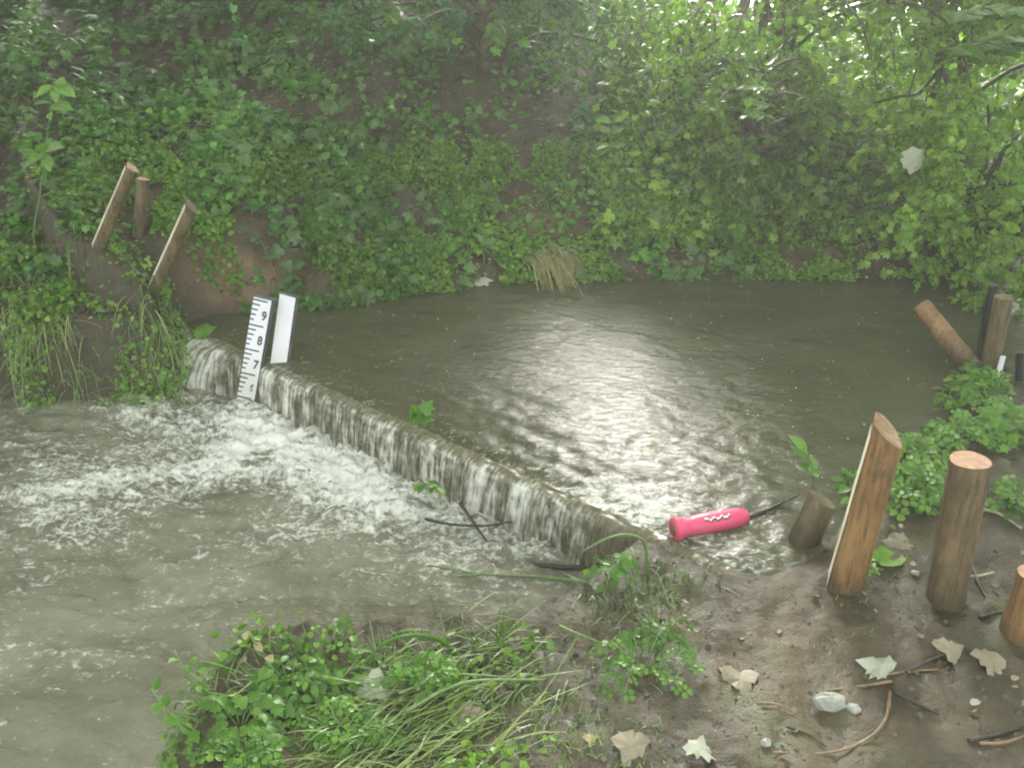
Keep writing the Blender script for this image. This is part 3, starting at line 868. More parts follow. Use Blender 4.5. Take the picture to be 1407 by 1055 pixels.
def blades(name, label, roots, dirs, length, width, bend, material, parent=None, cat='grass', kind='stuff'):
    n = len(roots); ns = 5
    u = np.linspace(0, 1, ns + 1)
    side = np.cross(dirs, np.array([0, 0, 1.0])) + rdir(n, .3); side /= np.linalg.norm(side, axis=1, keepdims=True)
    V = []
    for i, uu in enumerate(u):
        c = roots + dirs * (length * uu)[:, None] + np.array([0, 0, -1.0]) * (bend * length * uu * uu)[:, None]
        w = (width * (1 - uu ** 1.5) + .0004)[:, None]
        V += [c - side * w, c + side * w]
    V = np.stack(V, 1)
    base = np.array([[2*i, 2*i+1, 2*i+3, 2*i+2] for i in range(ns)])
    Fc = (base[None] + (np.arange(n) * 2 * (ns + 1))[:, None, None]).reshape(-1, 4)
    o = link(name, mesh_np(name, V.reshape(-1, 3), Fc, False), parent, material)
    if parent is None: tag(o, label, cat)
    if kind: o['kind'] = kind
    return o
def grass_patch(name, label, pxs, n, spreadr, length, lean, material, width=.0022, cat='grass', bend=.5):
    roots = []; 
    for _ in range(n):
        a, b = random.choice(pxs)
        p = G(a, b)
        q = p[:2] + np.array([random.gauss(0, spreadr), random.gauss(0, spreadr)])
        roots.append((q[0], q[1], 0))
    roots = np.array(roots); roots[:, 2] = gh(roots[:, 0], roots[:, 1]) - .01
    d = rdir(n, .5) + np.array(lean) + np.array([0, 0, .25]); d /= np.linalg.norm(d, axis=1, keepdims=True)
    return blades(name, label, roots, d, length * RNG.uniform(.5, 1.2, n), np.full(n, width) * RNG.uniform(.6, 1.4, n), RNG.uniform(.1, bend * 1.6, n), material, cat=cat)
grass_patch('grass', 'long flattened grass lying on the near bank at the bottom middle', [(560,960),(620,930),(680,900),(720,905),(600,1000),(650,960),(540,1000),(500,1030),(450,1040)], 900, .07, .16, (-.6,-.5,.1), M['grass'], .002)
grass_patch('grass', 'short mossy grass at the bottom edge of the near bank', [(500,1050),(620,1050),(700,1000),(760,960),(420,1040),(740,1040),(820,1030)], 1100, .10, .06, (0,0,.4), M['grass'], .0016)
grass_patch('grass', 'grass and roots on the collapsed bank edge beside the weir', [(820,830),(860,810),(900,800),(930,790),(880,840)], 500, .06, .09, (-.3,-.3,.1), M['grass'], .0016)
grass_patch('grass', 'grass hanging over the front of the left bank', [(20,440),(80,440),(140,440),(190,450),(220,450),(100,470),(40,480)], 900, .07, .15, (.1,-.5,.1), M['grass'], .0022, bend=.8)
grass_patch('grass', 'grass tuft at the far waterline left of the middle', [(500,395),(560,390),(620,375),(460,400),(420,400)], 500, .08, .10, (.1,-.4,.1), M['grass'], .002)
grass_patch('grass', 'sparse grass on the mud by the leaning right post', [(1170,800),(1190,795),(1210,800),(1160,815),(1145,880),(1200,875)], 160, .03, .05, (0,-.3,.2), M['grass'], .0016)

NB = lambda px, py, x, y, df, dn: (dn > -.03) & (y < 2.1) & (x < .15) & (px < 760) & (px > 190) & (py > 872) & (RNG.random(px.shape) < dens(px, py, ((640,960,130,60,.8),(760,1000,90,90,.9))))
cover('near_bank_weeds', 'small leaved weeds matted over the bottom left bank', 15000, (-1.4, .3), (1.0, 2.4), .018, .06, T_ROUND, M['herbs'], 63, NB, .0)
cover('bank_edge_weeds', 'small weeds along the rim of the bottom left bank', 9000, (-1.4, .3), (1.0, 2.4), .020, .07, T_ROUND, M['herbs'], 73,
      lambda px, py, x, y, df, dn: (dn > -.03) & (dn < .16) & (y < 2.1) & (px < 740) & (px > 190) & (py > 872), -.25)
grass_patch('grass', 'pale straw stems dangling down the face of the left bank', [(20,430),(70,430),(120,430),(200,445),(230,455),(165,440)], 320, .06, .22, (.15,-.55,.15), M['straw2'], .0020, bend=1.0)
grass_patch('grass', 'long pale grass blades flattened towards the water at the bottom middle', [(520,1030),(560,990),(600,960),(640,950),(560,1040),(480,1000),(450,1045),(640,1000),(600,1020)], 460, .09, .20, (.9,.55,.0), M['straw2'], .0020, bend=.6)
grass_patch('grass', 'grass fringing the water along the bottom left bank edge', [(250,1000),(300,960),(360,935),(420,925),(500,910),(560,905),(620,900),(680,885)], 600, .04, .12, (-.3,.2,.2), M['grass'], .0022, bend=.8)

# ------------------------------------------------------------------ countable plants
def stem_path(p0, p1, sag=.0, side=.0):
    m = (np.array(p0) + np.array(p1)) / 2 + np.array([side, 0, sag])
    return curve([p0, m, p1], 10)
def plant(name, label, cat, stems, kind, size, per, material=None, r=.0022, group=None, start=.25, pair=False, up=1.0, droop=.2, stem_mat=None, leafname='leaf'):
    material = material or M['herb']
    t = thing(name, label, cat, Vector(stems[0][0]), group)
    for pts in stems:
        pts = [np.array(q, float) for q in pts]
        n = len(pts)
        MB().tube(pts, [r * (1.15 - .6 * i / n) for i in range(n)], 5).build('stem', stem_mat or M['stem'], t)
        for j in range(per):
            f = start + (1 - start) * (j + .5) / per if per > 1 else 1.0
            i = min(int(f * (n - 1)), n - 2)
            p = pts[i] + (pts[i + 1] - pts[i]) * (f * (n - 1) - i)
            d = pts[i + 1] - pts[i]; d = d / (np.linalg.norm(d) + 1e-9)
            s_ = np.cross(d, [0, 0, 1.0]); s_ = s_ / (np.linalg.norm(s_) + 1e-6)
            if np.linalg.norm(s_) < .3: s_ = np.array([1.0, 0, 0])
            for sg_ in ((1, -1) if pair else ((1 if j % 2 else -1),)):
                a = s_ * sg_ * random.uniform(.6, 1.0) + d * random.uniform(.2, .7) + np.array([random.gauss(0, .2), random.gauss(0, .2), -droop * random.random()])
                nn = np.array([random.gauss(0, .3), -.25 + random.gauss(0, .25), up])
                leaf(t, kind, material, p + a * size * .12, a, nn, size * random.uniform(.7, 1.2), leafname)
    return t
# tall sapling at the left
b = G(46, 322, .5); Yp = b[1] - .16
b = PY(46, 325, Yp)
sp = [b - np.array([0, 0, .2]), b, PY(55,270,Yp), PY(63,200,Yp), PY(70,150,Yp - .02), PY(76,112,Yp - .04)]
sap = thing('sapling', 'tall thin pale sapling with paired leaves at the left edge of the bank', 'plant', b)
MB().tube(curve(sp, 16), [.005 - .0002 * i for i in range(17)], 6).build('stem', M['sap'], sap)
for a0, a1, s_ in (((74,118),(50,128),.10),((76,116),(102,126),.10),((76,118),(78,138),.09),((74,112),(68,102),.05),
                   ((71,142),(48,138),.08),((71,145),(97,144),.085),((69,155),(70,162),.05),
                   ((62,212),(33,224),.10),((61,210),(55,192),.07),((63,208),(83,196),.08),((63,212),(70,232),.09),((76,112),(90,110),.06)):
    p0 = PY(*a0, Yp - .03); p1 = PY(*a1, Yp - .07)
    leaf(sap, 'ovate', M['sap'], p0, p1 - p0 + np.array([0, -.02, 0]), (random.gauss(0, .2), -.6, 1), float(np.linalg.norm(p1 - p0)) * 1.05 + .008)
# seedlings standing on the far bank and by the pool
for lab, bp, tip, kd, sz, per in (('broad leaved seedling standing in the water by the dark stump', (1118,700), (1108,618), 'ovate', .065, 3),
                          ('slender seedling on the bare slope right of the centre', (828,270), (842,160), 'ovate', .075, 3),
                          ('small upright seedling above the bare patch right of the white gauge board', (430,300), (434,262), 'ovate', .06, 2),
                          ('small seedling at the left edge of the bank beside the tall sapling', (20,215), (14,180), 'ovate', .06, 2)):
    p0 = G(*bp, .3) if bp[1] < 650 else P(*bp, .2)
    p1 = PY(*tip, p0[1] - .03)
    plant('seedling', lab, 'plant', [stem_path(p0, p1, 0, .008)], kd, sz, per, start=.55 if per > 2 else .7, pair=True, up=.9)
# weed clumps: stems spreading from one root
def clump(label, cpx, rx, ry, ns, kind, size, per, material=None, z0=.3, group='leafy weeds on the banks', lift=.06, r=.0016):
    c = G(*cpx, z0); stems = []
    for i in range(ns):
        a = 2 * math.pi * (i + random.random() * .7) / ns
        q = G(cpx[0] + rx * math.cos(a) * random.uniform(.5, 1.05), cpx[1] + ry * math.sin(a) * random.uniform(.5, 1.05), z0)
        if np.linalg.norm(q - c) > 1.2: q = c + (q - c) * .4
        s0 = c + (q - c) * .08
        stems.append(stem_path(s0, q + np.array([0, 0, lift * .4 + .005]), lift * random.uniform(.5, 1.3)))
    return plant('weed', label, 'plant', stems, kind, size, per, material, r, group, start=.2)
clump('creeping weed with round leaflets on the mud at the bottom middle', (880,925), 95, 48, 9, 'trefoil', .026, 7)
clump('small trefoil weed in the mud near the bottom of the collapsed bank edge', (905,890), 60, 22, 5, 'trefoil', .022, 5)
clump('low green weed at the foot of the leaning right post', (1175,800), 34, 14, 6, 'trefoil', .02, 5)
clump('bushy green weed left of the leaning right post top', (1240,650), 55, 40, 12, 'trefoil', .04, 7)
clump('bushy green weed between the two right posts', (1262,690), 60, 30, 12, 'trefoil', .038, 7)
clump('spreading weed behind the round right post', (1310,610), 70, 26, 10, 'trefoil', .036, 7)
clump('weed at the water edge left of the leaning right post', (1165,680), 28, 20, 6, 'ovate', .04, 4)
clump('weed with bright leaves at the right edge above the round post', (1378,600), 50, 26, 9, 'lobed', .045, 6)
clump('weed at the right edge beside the round post', (1385,700), 40, 22, 7, 'trefoil', .034, 6)
clump('leafy weed on the tip of land at the foot of the black pipe', (1325,528), 46, 22, 11, 'ovate', .04, 7, M['herb'])
clump('weed with pale leaves in front of the white frame', (1360,555), 46, 26, 9, 'trefoil', .036, 7)
clump('weed hanging over the water from the tip of land', (1300,560), 34, 20, 8, 'ovate', .036, 6)
clump('large bright weed in the lower left corner of the near bank', (330,1000), 95, 60, 13, 'lobed', .030, 9, lift=.03)
clump('bright weed with rounded leaves on the bottom left bank edge', (400,945), 80, 40, 12, 'ovate', .030, 9, lift=.03)
clump('weed with small leaves among the flattened grass', (470,1010), 90, 40, 11, 'trefoil', .024, 8, lift=.03)
clump('leafy weed at the very bottom left of the near bank', (340,1045), 80, 26, 10, 'trefoil', .026, 8, lift=.03)
clump('small trefoil weed among the grass below the arched blade', (590,950), 70, 30, 8, 'trefoil', .028, 6)
clump('limp weed on the collapsed bank edge beside the weir', (840,800), 45, 26, 7, 'ovate', .035, 4)
for i, (lab, c, rx, ry, kd) in enumerate((('ivy sprawling at the left margin above the stakes', (30,190), 50, 40, 'lobed'),
        ('ivy with broad leaves left of the tallest stake', (90,250), 55, 35, 'lobed'),
        ('heart leaved ivy on the slope above the stakes', (190,150), 60, 40, 'lobed'),
        ('ivy patch above the right hand stake', (270,190), 55, 35, 'lobed'),
        ('ivy patch in the middle of the left slope', (350,130), 60, 40, 'lobed'),
        ('pale ivy below the middle of the left slope', (350,220), 50, 40, 'lobed'),
        ('bright ivy hanging near the top of the bare earth patch', (410,240), 50, 36, 'lobed'),
        ('ivy on the slope above the white gauge board', (440,190), 50, 40, 'lobed'),
        ('ivy beside the dark hollow', (520,215), 40, 36, 'lobed'),
        ('heart leaved ivy low on the left centre slope', (480,270), 50, 30, 'lobed'),
        ('round leaved weed just right of the blank gauge board', (450,340), 40, 26, 'trefoil'),
        ('bright weed trailing to the far waterline', (560,360), 55, 28, 'trefoil'),
        ('round leaved plant touching the far waterline at the centre', (640,365), 45, 22, 'lobed'),
        ('weed on the foot of the slope left of the dry grass', (600,310), 50, 28, 'trefoil'),
        ('weed with light leaves right of the bare brown patch', (860,315), 60, 30, 'lobed'),
        ('low weed at the far waterline right of the dry grass', (830,345), 50, 20, 'trefoil'),
        ('ivy at the top left of the bank', (140,60), 60, 40, 'lobed'),
        ('ivy near the top of the slope left of the dark hollow', (420,60), 60, 40, 'lobed'),
        ('weed in front of the left stakes', (150,395), 60, 25, 'trefoil'),
        ('weed hanging on the left bank edge', (60,470), 60, 30, 'ovate'),
        ('weed hanging beside the washed out roots', (120,500), 50, 30, 'ovate'),
        ('weed on the corner of the left bank next to the fall', (225,470), 30, 36, 'ovate'))):
    clump(lab, c, rx, ry, 8, kd, .042 if kd == 'lobed' else .028, 6, M['ivyl'] if kd == 'lobed' and i % 3 else None if i % 3 else M['herb'], z0=.6)

# ferns on the right slope
for lab, p0, p1, sc_ in (('fern frond arching left of the bright stems on the right slope', (985,150), (1052,122), .8),
                    ('upper of the two level fern fronds on the right slope', (985,162), (1058,146), .8),
                    ('lower of the two level fern fronds on the right slope', (990,172), (1052,160), .8)):
    a = PY(*p0, 5.0); c_ = PY(*p1, 4.35)
    pts = stem_path(a, c_, .06)
    plant('fern', lab, 'fern', [pts], 'ovate', .05, 15, M['sap'], .003, 'fern fronds on the right slope', start=.05, pair=True, leafname='leaflet')

# ------------------------------------------------------------------ the gauge boards
def gauge(name, label, TL, TR, BR, BL, y, marks, ext=.25, thick=.006):
    tl, tr_, br_, bl = PY(*TL, y + .05), PY(*TR, y + .05), PY(*BR, y), PY(*BL, y)
    O = Vector((bl)); R = Vector(((tr_ - tl) + (br_ - bl)) / 2); U = Vector(((tl - bl) + (tr_ - br_)) / 2)
    Nn = R.cross(U).normalized()
    if Nn.y > 0: Nn = -Nn
    U2 = U * (1 + ext); O2 = O - U * ext
    t = thing(name, label, 'gauge board', O)
    un = U.normalized(); rn = R.normalized(); W = R.length; H = U.length
    MB().box(O2, R, -Nn * thick, U2).build('plate', M['white'], t, False)
    MB().box(O2 - rn * .004 - Nn * (thick + .001), R + rn * .014, -Nn * .022, U2 + un * .006).build('backing_board', M['backing'], t, False)
    if marks:
        unit = H * 33.0 / 141.0
        z0 = H - .006
        for j in range(0, 22):
            big = j % 5 == 0
            v = z0 - unit * j / 5 - (.002 if big else 0)
            if v < -ext * H * .5: break
            wd = W * (.80 if big else (.42, .34, .27, .21)[j % 5 - 1])
            MB().box(O + un * (v - .0028) + Nn * .0002, rn * wd, Nn * .0012, un * .0056).build('tick_mark', M['black'], t, False)
        for j, ch in enumerate('9876'):
            cu = bpy.data.curves.new('digit', 'FONT'); cu.body = ch; cu.size = unit * .50; cu.extrude = .0006; cu.offset = .0012
            cu.align_x = 'CENTER'; cu.align_y = 'CENTER'
            tmp = bpy.data.objects.new('digit', cu); COL.objects.link(tmp)
            bpy.context.view_layer.update()
            me = bpy.data.meshes.new_from_object(tmp.evaluated_get(bpy.context.evaluated_depsgraph_get()))
            bpy.data.objects.remove(tmp)
            me.materials.clear(); me.materials.append(M['black'])
            o = bpy.data.objects.new('digit', me); COL.objects.link(o); o.parent = t
            ctr = O + un * (z0 - unit * (j + .60)) + rn * W * .74 + Nn * .001
            Rm = Matrix((rn, un, Nn)).transposed().to_4x4()
            Rm.col[0] = Vector((*(rn * .75), 0))
            o.matrix_local = Matrix.Translation(ctr - Vector(t.location)) @ Rm
    return t
yg = float(P(338, 550, 0)[1])
gauge('staff_gauge', 'white staff gauge with black ticks and digits 9 8 7 at the weir', (347,409), (373,414), (347,556), (325,550), yg - .07, True, .12)
yb = float(P(385, 492, .2)[1])
gauge('blank_gauge_board', 'blank white board standing in the pool just right of the numbered gauge', (384,404), (406,410), (394,494), (373,488), yb, False, .5)

# ------------------------------------------------------------------ stakes and posts
def post(name, label, B, T, r, material, depth=.42, group=None, top='endgrain', cut=0.0, bury=.12, cat='post', strip=None, rtop=None, tilt=(0, 0)):
    """round or D-section post from B (on the ground) to T; the flat of a D-section shows pale split wood"""
    B, T = Vector(B), Vector(T)
    d = (T - B).normalized(); B2 = B - d * bury
    t = thing(name, label, cat, B, group)
    view = (Vector(CAM) - T).normalized()
    a = d.cross(view).normalized()                  # to the left or right as seen
    if a.x > 0: a = -a
    b = a.cross(d).normalized()
    if b.dot(view) < 0: b = -b                      # a = left, b = towards the viewer
    n = 40; rings = 15; V = []; Fc = []
    def rad_at(f): return r * (1.04 - .08 * f) if rtop is None else r + (rtop - r) * f
    L_ = (T - B2).length; fl = strip
    seed = random.uniform(0, 50)
    for i in range(rings):
        f = i / (rings - 1)
        c = B2 + d * (L_ * f)
        rr = rad_at(f)
        for k in range(n):
            th = 2 * math.pi * k / n
            ca, cb = math.cos(th), math.sin(th)
            rad = rr * (1 + .05 * float(perlin(np.array(th * 1.2 + seed), np.array(f * 3.0))) + .035 * math.sin(3 * th + seed) + .03 * float(perlin(np.array(th * 4.0), np.array(f * 7.0 + seed))))
            x_, y_ = ca * rad, cb * rad
            if fl is not None:                       # plane cut on the side at angle fl
                nx_, ny_ = math.cos(fl), math.sin(fl)
                over = x_ * nx_ + y_ * ny_ - rr * depth
                if over > 0: x_ -= nx_ * over; y_ -= ny_ * over
            off = a * x_ + b * y_
            p = c + off
            if i == rings - 1: p = p + d * (cut * x_ / r * r + tilt[1] * y_)
            V.append(p)
    for i in range(rings - 1):
        for k in range(n):
            k2 = (k + 1) % n
            Fc.append((i * n + k, i * n + k2, (i + 1) * n + k2, (i + 1) * n + k))
    mb = MB(); mb.v = V; mb.f = Fc
    mb.build('trunk' if False else 'shaft', material, t)
    tp = MB(); tp.v = [v + d * .0006 for v in V[-n:]]
    cc = sum(tp.v, Vector()) / n + d * .001
    tp.v.append(cc); tp.f = [(k, (k + 1) % n, n) for k in range(n)]
    e = tp.build('end_grain', M[top] if isinstance(top, str) else top, t, False)
    if fl is not None:
        nx_, ny_ = math.cos(fl), math.sin(fl)
        nn = a * nx_ + b * ny_; tt = nn.cross(d).normalized()
        w = r * (1 - depth * depth) ** .5 * .96
        s = MB()
        for i in range(9):
            f = .10 + .885 * i / 8; c = B2 + d * (L_ * f) + nn * (rad_at(f) * depth + .0008)
            jit = random.uniform(-.05, .05) * r
            for q in (-1, 1): s.v += [c + tt * (w * q + jit * .5), c + tt * (w * q * .96 + jit) + nn * .0006]
        for i in range(8):
            o_ = i * 4; s.f += [(o_ + 1, o_ + 3, o_ + 7, o_ + 5)]
        s.build('split_face', M['split'], t, False)
    return t
LG = 'stakes on the left bank'; RG = 'posts on the right bank'
def upright(bp, tp, z0=.3, back=0.0, zb=None):
    B = G(*bp, z0) if zb is None else P(*bp, zb)
    return B, PY(*tp, B[1] + back)
B, T = upright((134,340), (181,230), .5, -.05)
post('wooden_stake', 'leaning split stake with a pale edge, leftmost on the left bank', B, T, .027, M['stake_dark'], group=LG, top=M['stake'], strip=.20, depth=.78, cut=.2)
B, T = upright((197,352), (197,246), .5, 0)
post('wooden_stake', 'upright brown stake between the two leaning stakes', B, T, .027, M['stake_dark'], group=LG, strip=None, top=M['stake'])
B, T = upright((208,404), (263,283), .4, -.05)
post('wooden_stake', 'leaning stake with a pale edge nearest the gauge boards', B, T, .028, M['stake_dark'], group=LG, strip=.26, depth=.78, cut=.5, top=M['stake_dark'])
B, T = upright((1158,802), (1218,590), .25, -.02)
post('wooden_post', 'tall split post leaning right with a bright pale left edge', B, T, .052, M['stake'], group=RG, strip=.10, depth=.74, cut=.8, rtop=.041, top=M['stake'])
B, T = upright((1298,822), (1333,632), .25, .02)
post('wooden_post', 'round upright post with an orange sawn top', B, T, .046, M['stake_dark'], group=RG, rtop=.0445)
B = P(1104, 742, .2); T = PY(1130, 686, B[1] + .02)
post('wooden_post', 'short dark wet stump beside the pink float', B, T, .042, M['stake_dark'], group=RG, cut=.2, top=M['stake_dark'])
B, T = upright((1403,870), (1428,790), .25, 0)
post('wooden_post', 'orange brown post cut by the right edge of the picture', B, T, .045, M['stake'], group=RG)
# far right corner
B = P(1345, 515, .2); B[1] += .02; T = PY(1266, 420, B[1] + .25)
post('fallen_post', 'brown post fallen over to the left above the pool', B, T, .040, M['stake'], group='posts at the far right of the pool', strip=-2.4, bury=.1)
B = P(1347, 500, .22); T = PY(1365, 392, B[1])
post('pipe_post', 'black pipe post at the far right of the pool', B, T, .020, M['rubber'], group='posts at the far right of the pool', top='rubber', bury=.2)
B = P(1357, 520, .22); T = PY(1379, 408, B[1])
post('wooden_post', 'brown round post just right of the black pipe post', B, T, .033, M['stake_dark'], group='posts at the far right of the pool', top=M['stake_dark'], bury=.15)
B = P(1400, 530, .24); T = PY(1402, 484, B[1])
post('pipe_post', 'short dark pipe at the right edge behind the white frame', B, T, .014, M['rubber'], group='posts at the far right of the pool', top='rubber')
fr = thing('white_frame', 'white plastic frame of two slats at the right edge of the pool', 'frame', P(1370, 528, .23))
yf = float(P(1370, 528, .23)[1])
for a, c_, w in (((1368,530),(1379,490),.009),((1366,524),(1397,532),.008)):
    p0, p1 = PY(*a, yf), PY(*c_, yf)
    d = Vector(p1 - p0); s_ = d.normalized().cross(Vector((0, 1, 0))) * w
    MB().box(Vector(p0) - s_, d, s_ * 2, (0, .008, 0)).build('slat', M['white'], fr, False)

# ------------------------------------------------------------------ pink float and its stick
yk = 2.12
a0 = PY(925, 727, yk - .02); a1 = PY(1028, 708, yk + .05)
ax = Vector(a1 - a0); Lk = ax.length; ax.normalize()
prof = [(-.005,.62),(0,.95),(.02,1.12),(.05,1.14),(.09,1.0),(.15,.82),(.24,.86),(.34,.96),(.5,1.0),(.72,.98),(.85,.92),(.94,.78),(.985,.5),(1.0,.12)]
fl = thing('float', 'bright pink plastic float lying on a stick at the right end of the weir', 'float', Vector(a0))
R0 = .034
s1 = ax.cross(Vector((0, 0, 1))).normalized(); s2 = s1.cross(ax)
mb = MB(); n = 20
for f, r_ in prof:
    for k in range(n):
        th = 2 * math.pi * k / n
        mb.v.append(Vector(a0) + ax * Lk * f + (s1 * math.cos(th) + s2 * math.sin(th) * .92) * R0 * r_)
for i in range(len(prof) - 1):
    for k in range(n):
        k2 = (k + 1) % n; mb.f.append((i*n+k, i*n+k2, (i+1)*n+k2, (i+1)*n+k))
mb.f.append(tuple((len(prof) - 1) * n + k for k in range(n)))
mb.build('body', M['pink'], fl)
cp = MB().tube([Vector(a0) - ax * .0012, Vector(a0) + ax * .004], [R0 * .60, R0 * .62], 18); cp.build('mouth', M['pinkdark'], fl)
# underside keel, muddy
kp = [Vector(a0) + ax * Lk * f - s2 * R0 * .72 - s1 * (-.2) * R0 for f in (.3, .5, .7, .9)]
MB().tube(kp, [R0 * .35, R0 * .42, R0 * .42, R0 * .22], 8).build('keel', M['pinkdark'], fl)
# wavy white print with a dark edge
vdir = (Vector(CAM) - Vector((a0 + a1) / 2)).normalized()
pr = ax.cross(vdir).normalized()
if pr.z < 0: pr = -pr
vd = ax.cross(pr).normalized()
if vd.dot(vdir) < 0: vd = -vd
def strip(nm, m_, off, w, lift):
    q = MB()
    for i in range(25):
        f = i / 24
        up_ = off + .10 * math.sin(f * 21) + .05 * math.sin(f * 47 + 1)
        rr = R0 * (.90 + .1 * sm(.36 + f * .34, .3, .45)) 
        for e_ in (-1, 1):
            al = up_ + e_ * w
            q.v.append(Vector(a0) + ax * Lk * (.36 + .34 * f) + (vd * math.cos(al) + pr * math.sin(al)) * (R0 * 1.0 + lift))
    for i in range(24): q.f.append((2*i, 2*i+1, 2*i+3, 2*i+2))
    q.build(nm, m_, fl)
strip('print_dark_edge', M['black'], .20, .10, .0006)
strip('white_print', M['white'], .30, .09, .0010)
# stick
sp = [PY(1096,680,yk + .12), PY(1062,697,yk + .09), PY(1030,710,yk + .05), PY(975,735,yk + .01), PY(925,745,yk - .03), PY(885,758,yk - .06), P(830,775,.03), P(775,779,.02), P(715,772,.0)]
stt = thing('stick', 'long dark wet stick running from the stump under the pink float into the foam', 'stick', sp[0])
c = curve(sp, 40); MB().tube(c, [.0035 + .0045 * min(1, i / 12) for i in range(len(c))], 7, jitter=.12).build('shaft', M['twig'], stt)
MB().tube(curve([sp[1], PY(1075,690,yk + .06), PY(1078,679,yk + .08)], 6), [.004,.003,.002], 5).build('side_twig', M['twig'], stt)
MB().tube(curve([sp[1], PY(1050,703,yk + .07), PY(1062,706,yk + .05), PY(1068,697,yk + .06)], 8), [.003,.0035,.003,.002] + [.002] * 8, 5).build('side_twig', M['twig'], stt)

def stick(label, pts, r, material, name='twig', group=None, cat='twig'):
    t = thing(name, label, cat, pts[0], group)
    c = curve(pts, 24)
    MB().tube(c, [r * (1 - .5 * i / len(c)) for i in range(len(c))], 6, jitter=.15).build('shaft', material, t)
    return t
Z1 = .045
stick('dark forked twig slanting down into the foam below the weir', [P(632,690,.07), P(652,720,Z1), P(674,750,.0)], .006, M['twig'])
stick('dark twig lying level across the foam below the weir', [P(580,712,.01), P(620,720,Z1), P(665,722,Z1), P(704,716,.05)], .005, M['twig'])
stick('pale peeled twig on the foam beside the dark forked twig', [P(640,694,.07), P(664,708,.05), P(686,718,.03)], .004, M['paleroot'])
stick('pale stick poking from the foam under the leafy tip', [P(622,702,.04), P(604,674,.11)], .005, M['paleroot'])
stick('short dark twig at the foot of the right part of the fall', [P(740,749,.02), P(765,750,.03), P(782,751,.01)], .005, M['twig'])
# things drifting on the water
p0 = P(610, 678, .10)
plant('leaf_spray', 'small leafy twig caught at the foot of the weir', 'plant', [stem_path(p0, P(570,665,.13), .02), stem_path(p0, P(600,668,.14), .01)], 'ovate', .04, 5, r=.002)
p0 = P(573, 586, .2)
plant('leaf_spray', 'bright green leaf spray caught on the crest in the middle of the weir', 'plant', [stem_path(p0, PY(573,556,p0[1]), .0, .004), stem_path(p0, PY(566,566,p0[1]), .0), stem_path(p0, PY(581,565,p0[1] - .02), .0)], 'lobed', .05, 3, up=.2)
def single(name, label, kind, material, px, py, size, axis, nrm, z=None, cat='leaf', group=None, lift=.012):
    p = G(px, py) if z is None else P(px, py, z)
    p = p + np.array([0, 0, lift])
    o = leaf(None, kind, material, p, axis, nrm, size, name) if False else None
    me = lmesh(kind, material).copy()
    o = bpy.data.objects.new(name, me); COL.objects.link(o)
    v = np.array([tuple(q.co) for q in me.vertices]); v[:, 1] -= .45; v += RNG.normal(0, .05, v.shape) * [.7, .7, 1.3]
    me.vertices.foreach_set('co', v.astype(np.float32).ravel()); me.update()
    a = Vector(axis).normalized(); s_ = a.cross(Vector(nrm)).normalized(); up = s_.cross(a)
    o.matrix_world = Matrix.Translation(Vector(p)) @ Matrix((s_, a, up)).transposed().to_4x4() @ Matrix.Scale(size, 4)
    return tag(o, label, cat, group)
single('leaf', 'green leaf floating on the smooth flow above the left end of the weir', 'maple', M['herb'], 281, 456, .10, (1, .1, 0), (0, -.5, 1), .19)
FLG = 'fallen leaves on the mud'
for lab, k, m_, x_, y_, s_, a_ in (
    ('pale grey green leaf with upturned lobes on the near mud', 'maple', 'pale', 1203, 922, .085, (-.8, .5, .1)),
    ('tan maple leaf lying flat on the near mud', 'maple', 'tan', 1018, 938, .085, (.3, -1, 0)),
    ('large pale leaf resting on the grass at the bottom left', 'maple', 'pale', 516, 945, .085, (.1, 1, .3)),
    ('broad pale leaf lying in the flattened grass', 'maple', 'tan', 645, 990, .08, (1, .2, 0)),
    ('curled green leaf between the two right posts', 'ovate', 'herb', 1222, 770, .11, (1, .2, .1)),
    ('brown curled leaf behind the green leaf between the right posts', 'maple', 'tan', 1235, 748, .07, (.4, .6, .4)),
    ('dead leaf at the right edge of the near mud', 'maple', 'tan', 1362, 915, .08, (1, .2, 0)),
    ('dull leaf on a twig in the near mud', 'maple', 'tan', 1305, 897, .07, (1, .3, 0)),
    ('grey leaf half sunk in mud at the bottom edge', 'maple', 'tan', 870, 1030, .08, (1, .3, 0)),
    ('torn pale leaf at the bottom edge of the mud', 'maple', 'pale', 962, 1032, .06, (.5, 1, 0)),
    ('pale leaf on the bare slope left of the gauge', 'maple', 'pale', 415, 335, .09, (.5, 1, .3)),
    ('dead leaf near the top of the bare slope', 'maple', 'tan', 322, 326, .10, (1, .2, .2)),
    ('white flake on the mud near the right edge', 'ovate', 'pale', 1338, 969, .03, (1, .2, 0)),
    ('small yellow leaf scrap on the mud', 'maple', 'straw', 812, 1020, .03, (1, .4, 0)),
    ('white torn leaf hanging before the left stakes', 'maple', 'pale', 128, 375, .07, (.2, -1, .1)),
    ('white leaf scrap above the right hand left stake', 'maple', 'pale', 243, 250, .05, (1, .2, .1)),
    ('brown square of bark on the left slope', 'lobed', 'tan', 131, 208, .06, (1, .4, .1)),
    ('pale leaf by the far waterline at the centre', 'lobed', 'pale', 665, 374, .09, (1, .1, .2)),
    ('pale leaf at the far waterline right of the gauge', 'lobed', 'pale', 487, 404, .05, (1, .1, .2))):
    single('fallen_leaf', lab, k, M[m_], x_, y_, s_, a_, (0, -.35, 1), group=FLG)
hp = PY(1257, 222, 3.95)
o = single('dead_leaf', 'withered whitish leaf hanging in the right hand shrub', 'maple', M['pale'], 1257, 222, .13, (-.2, 0, -1), (0, -1, .1), z=.5)
o.location = Vector(hp)
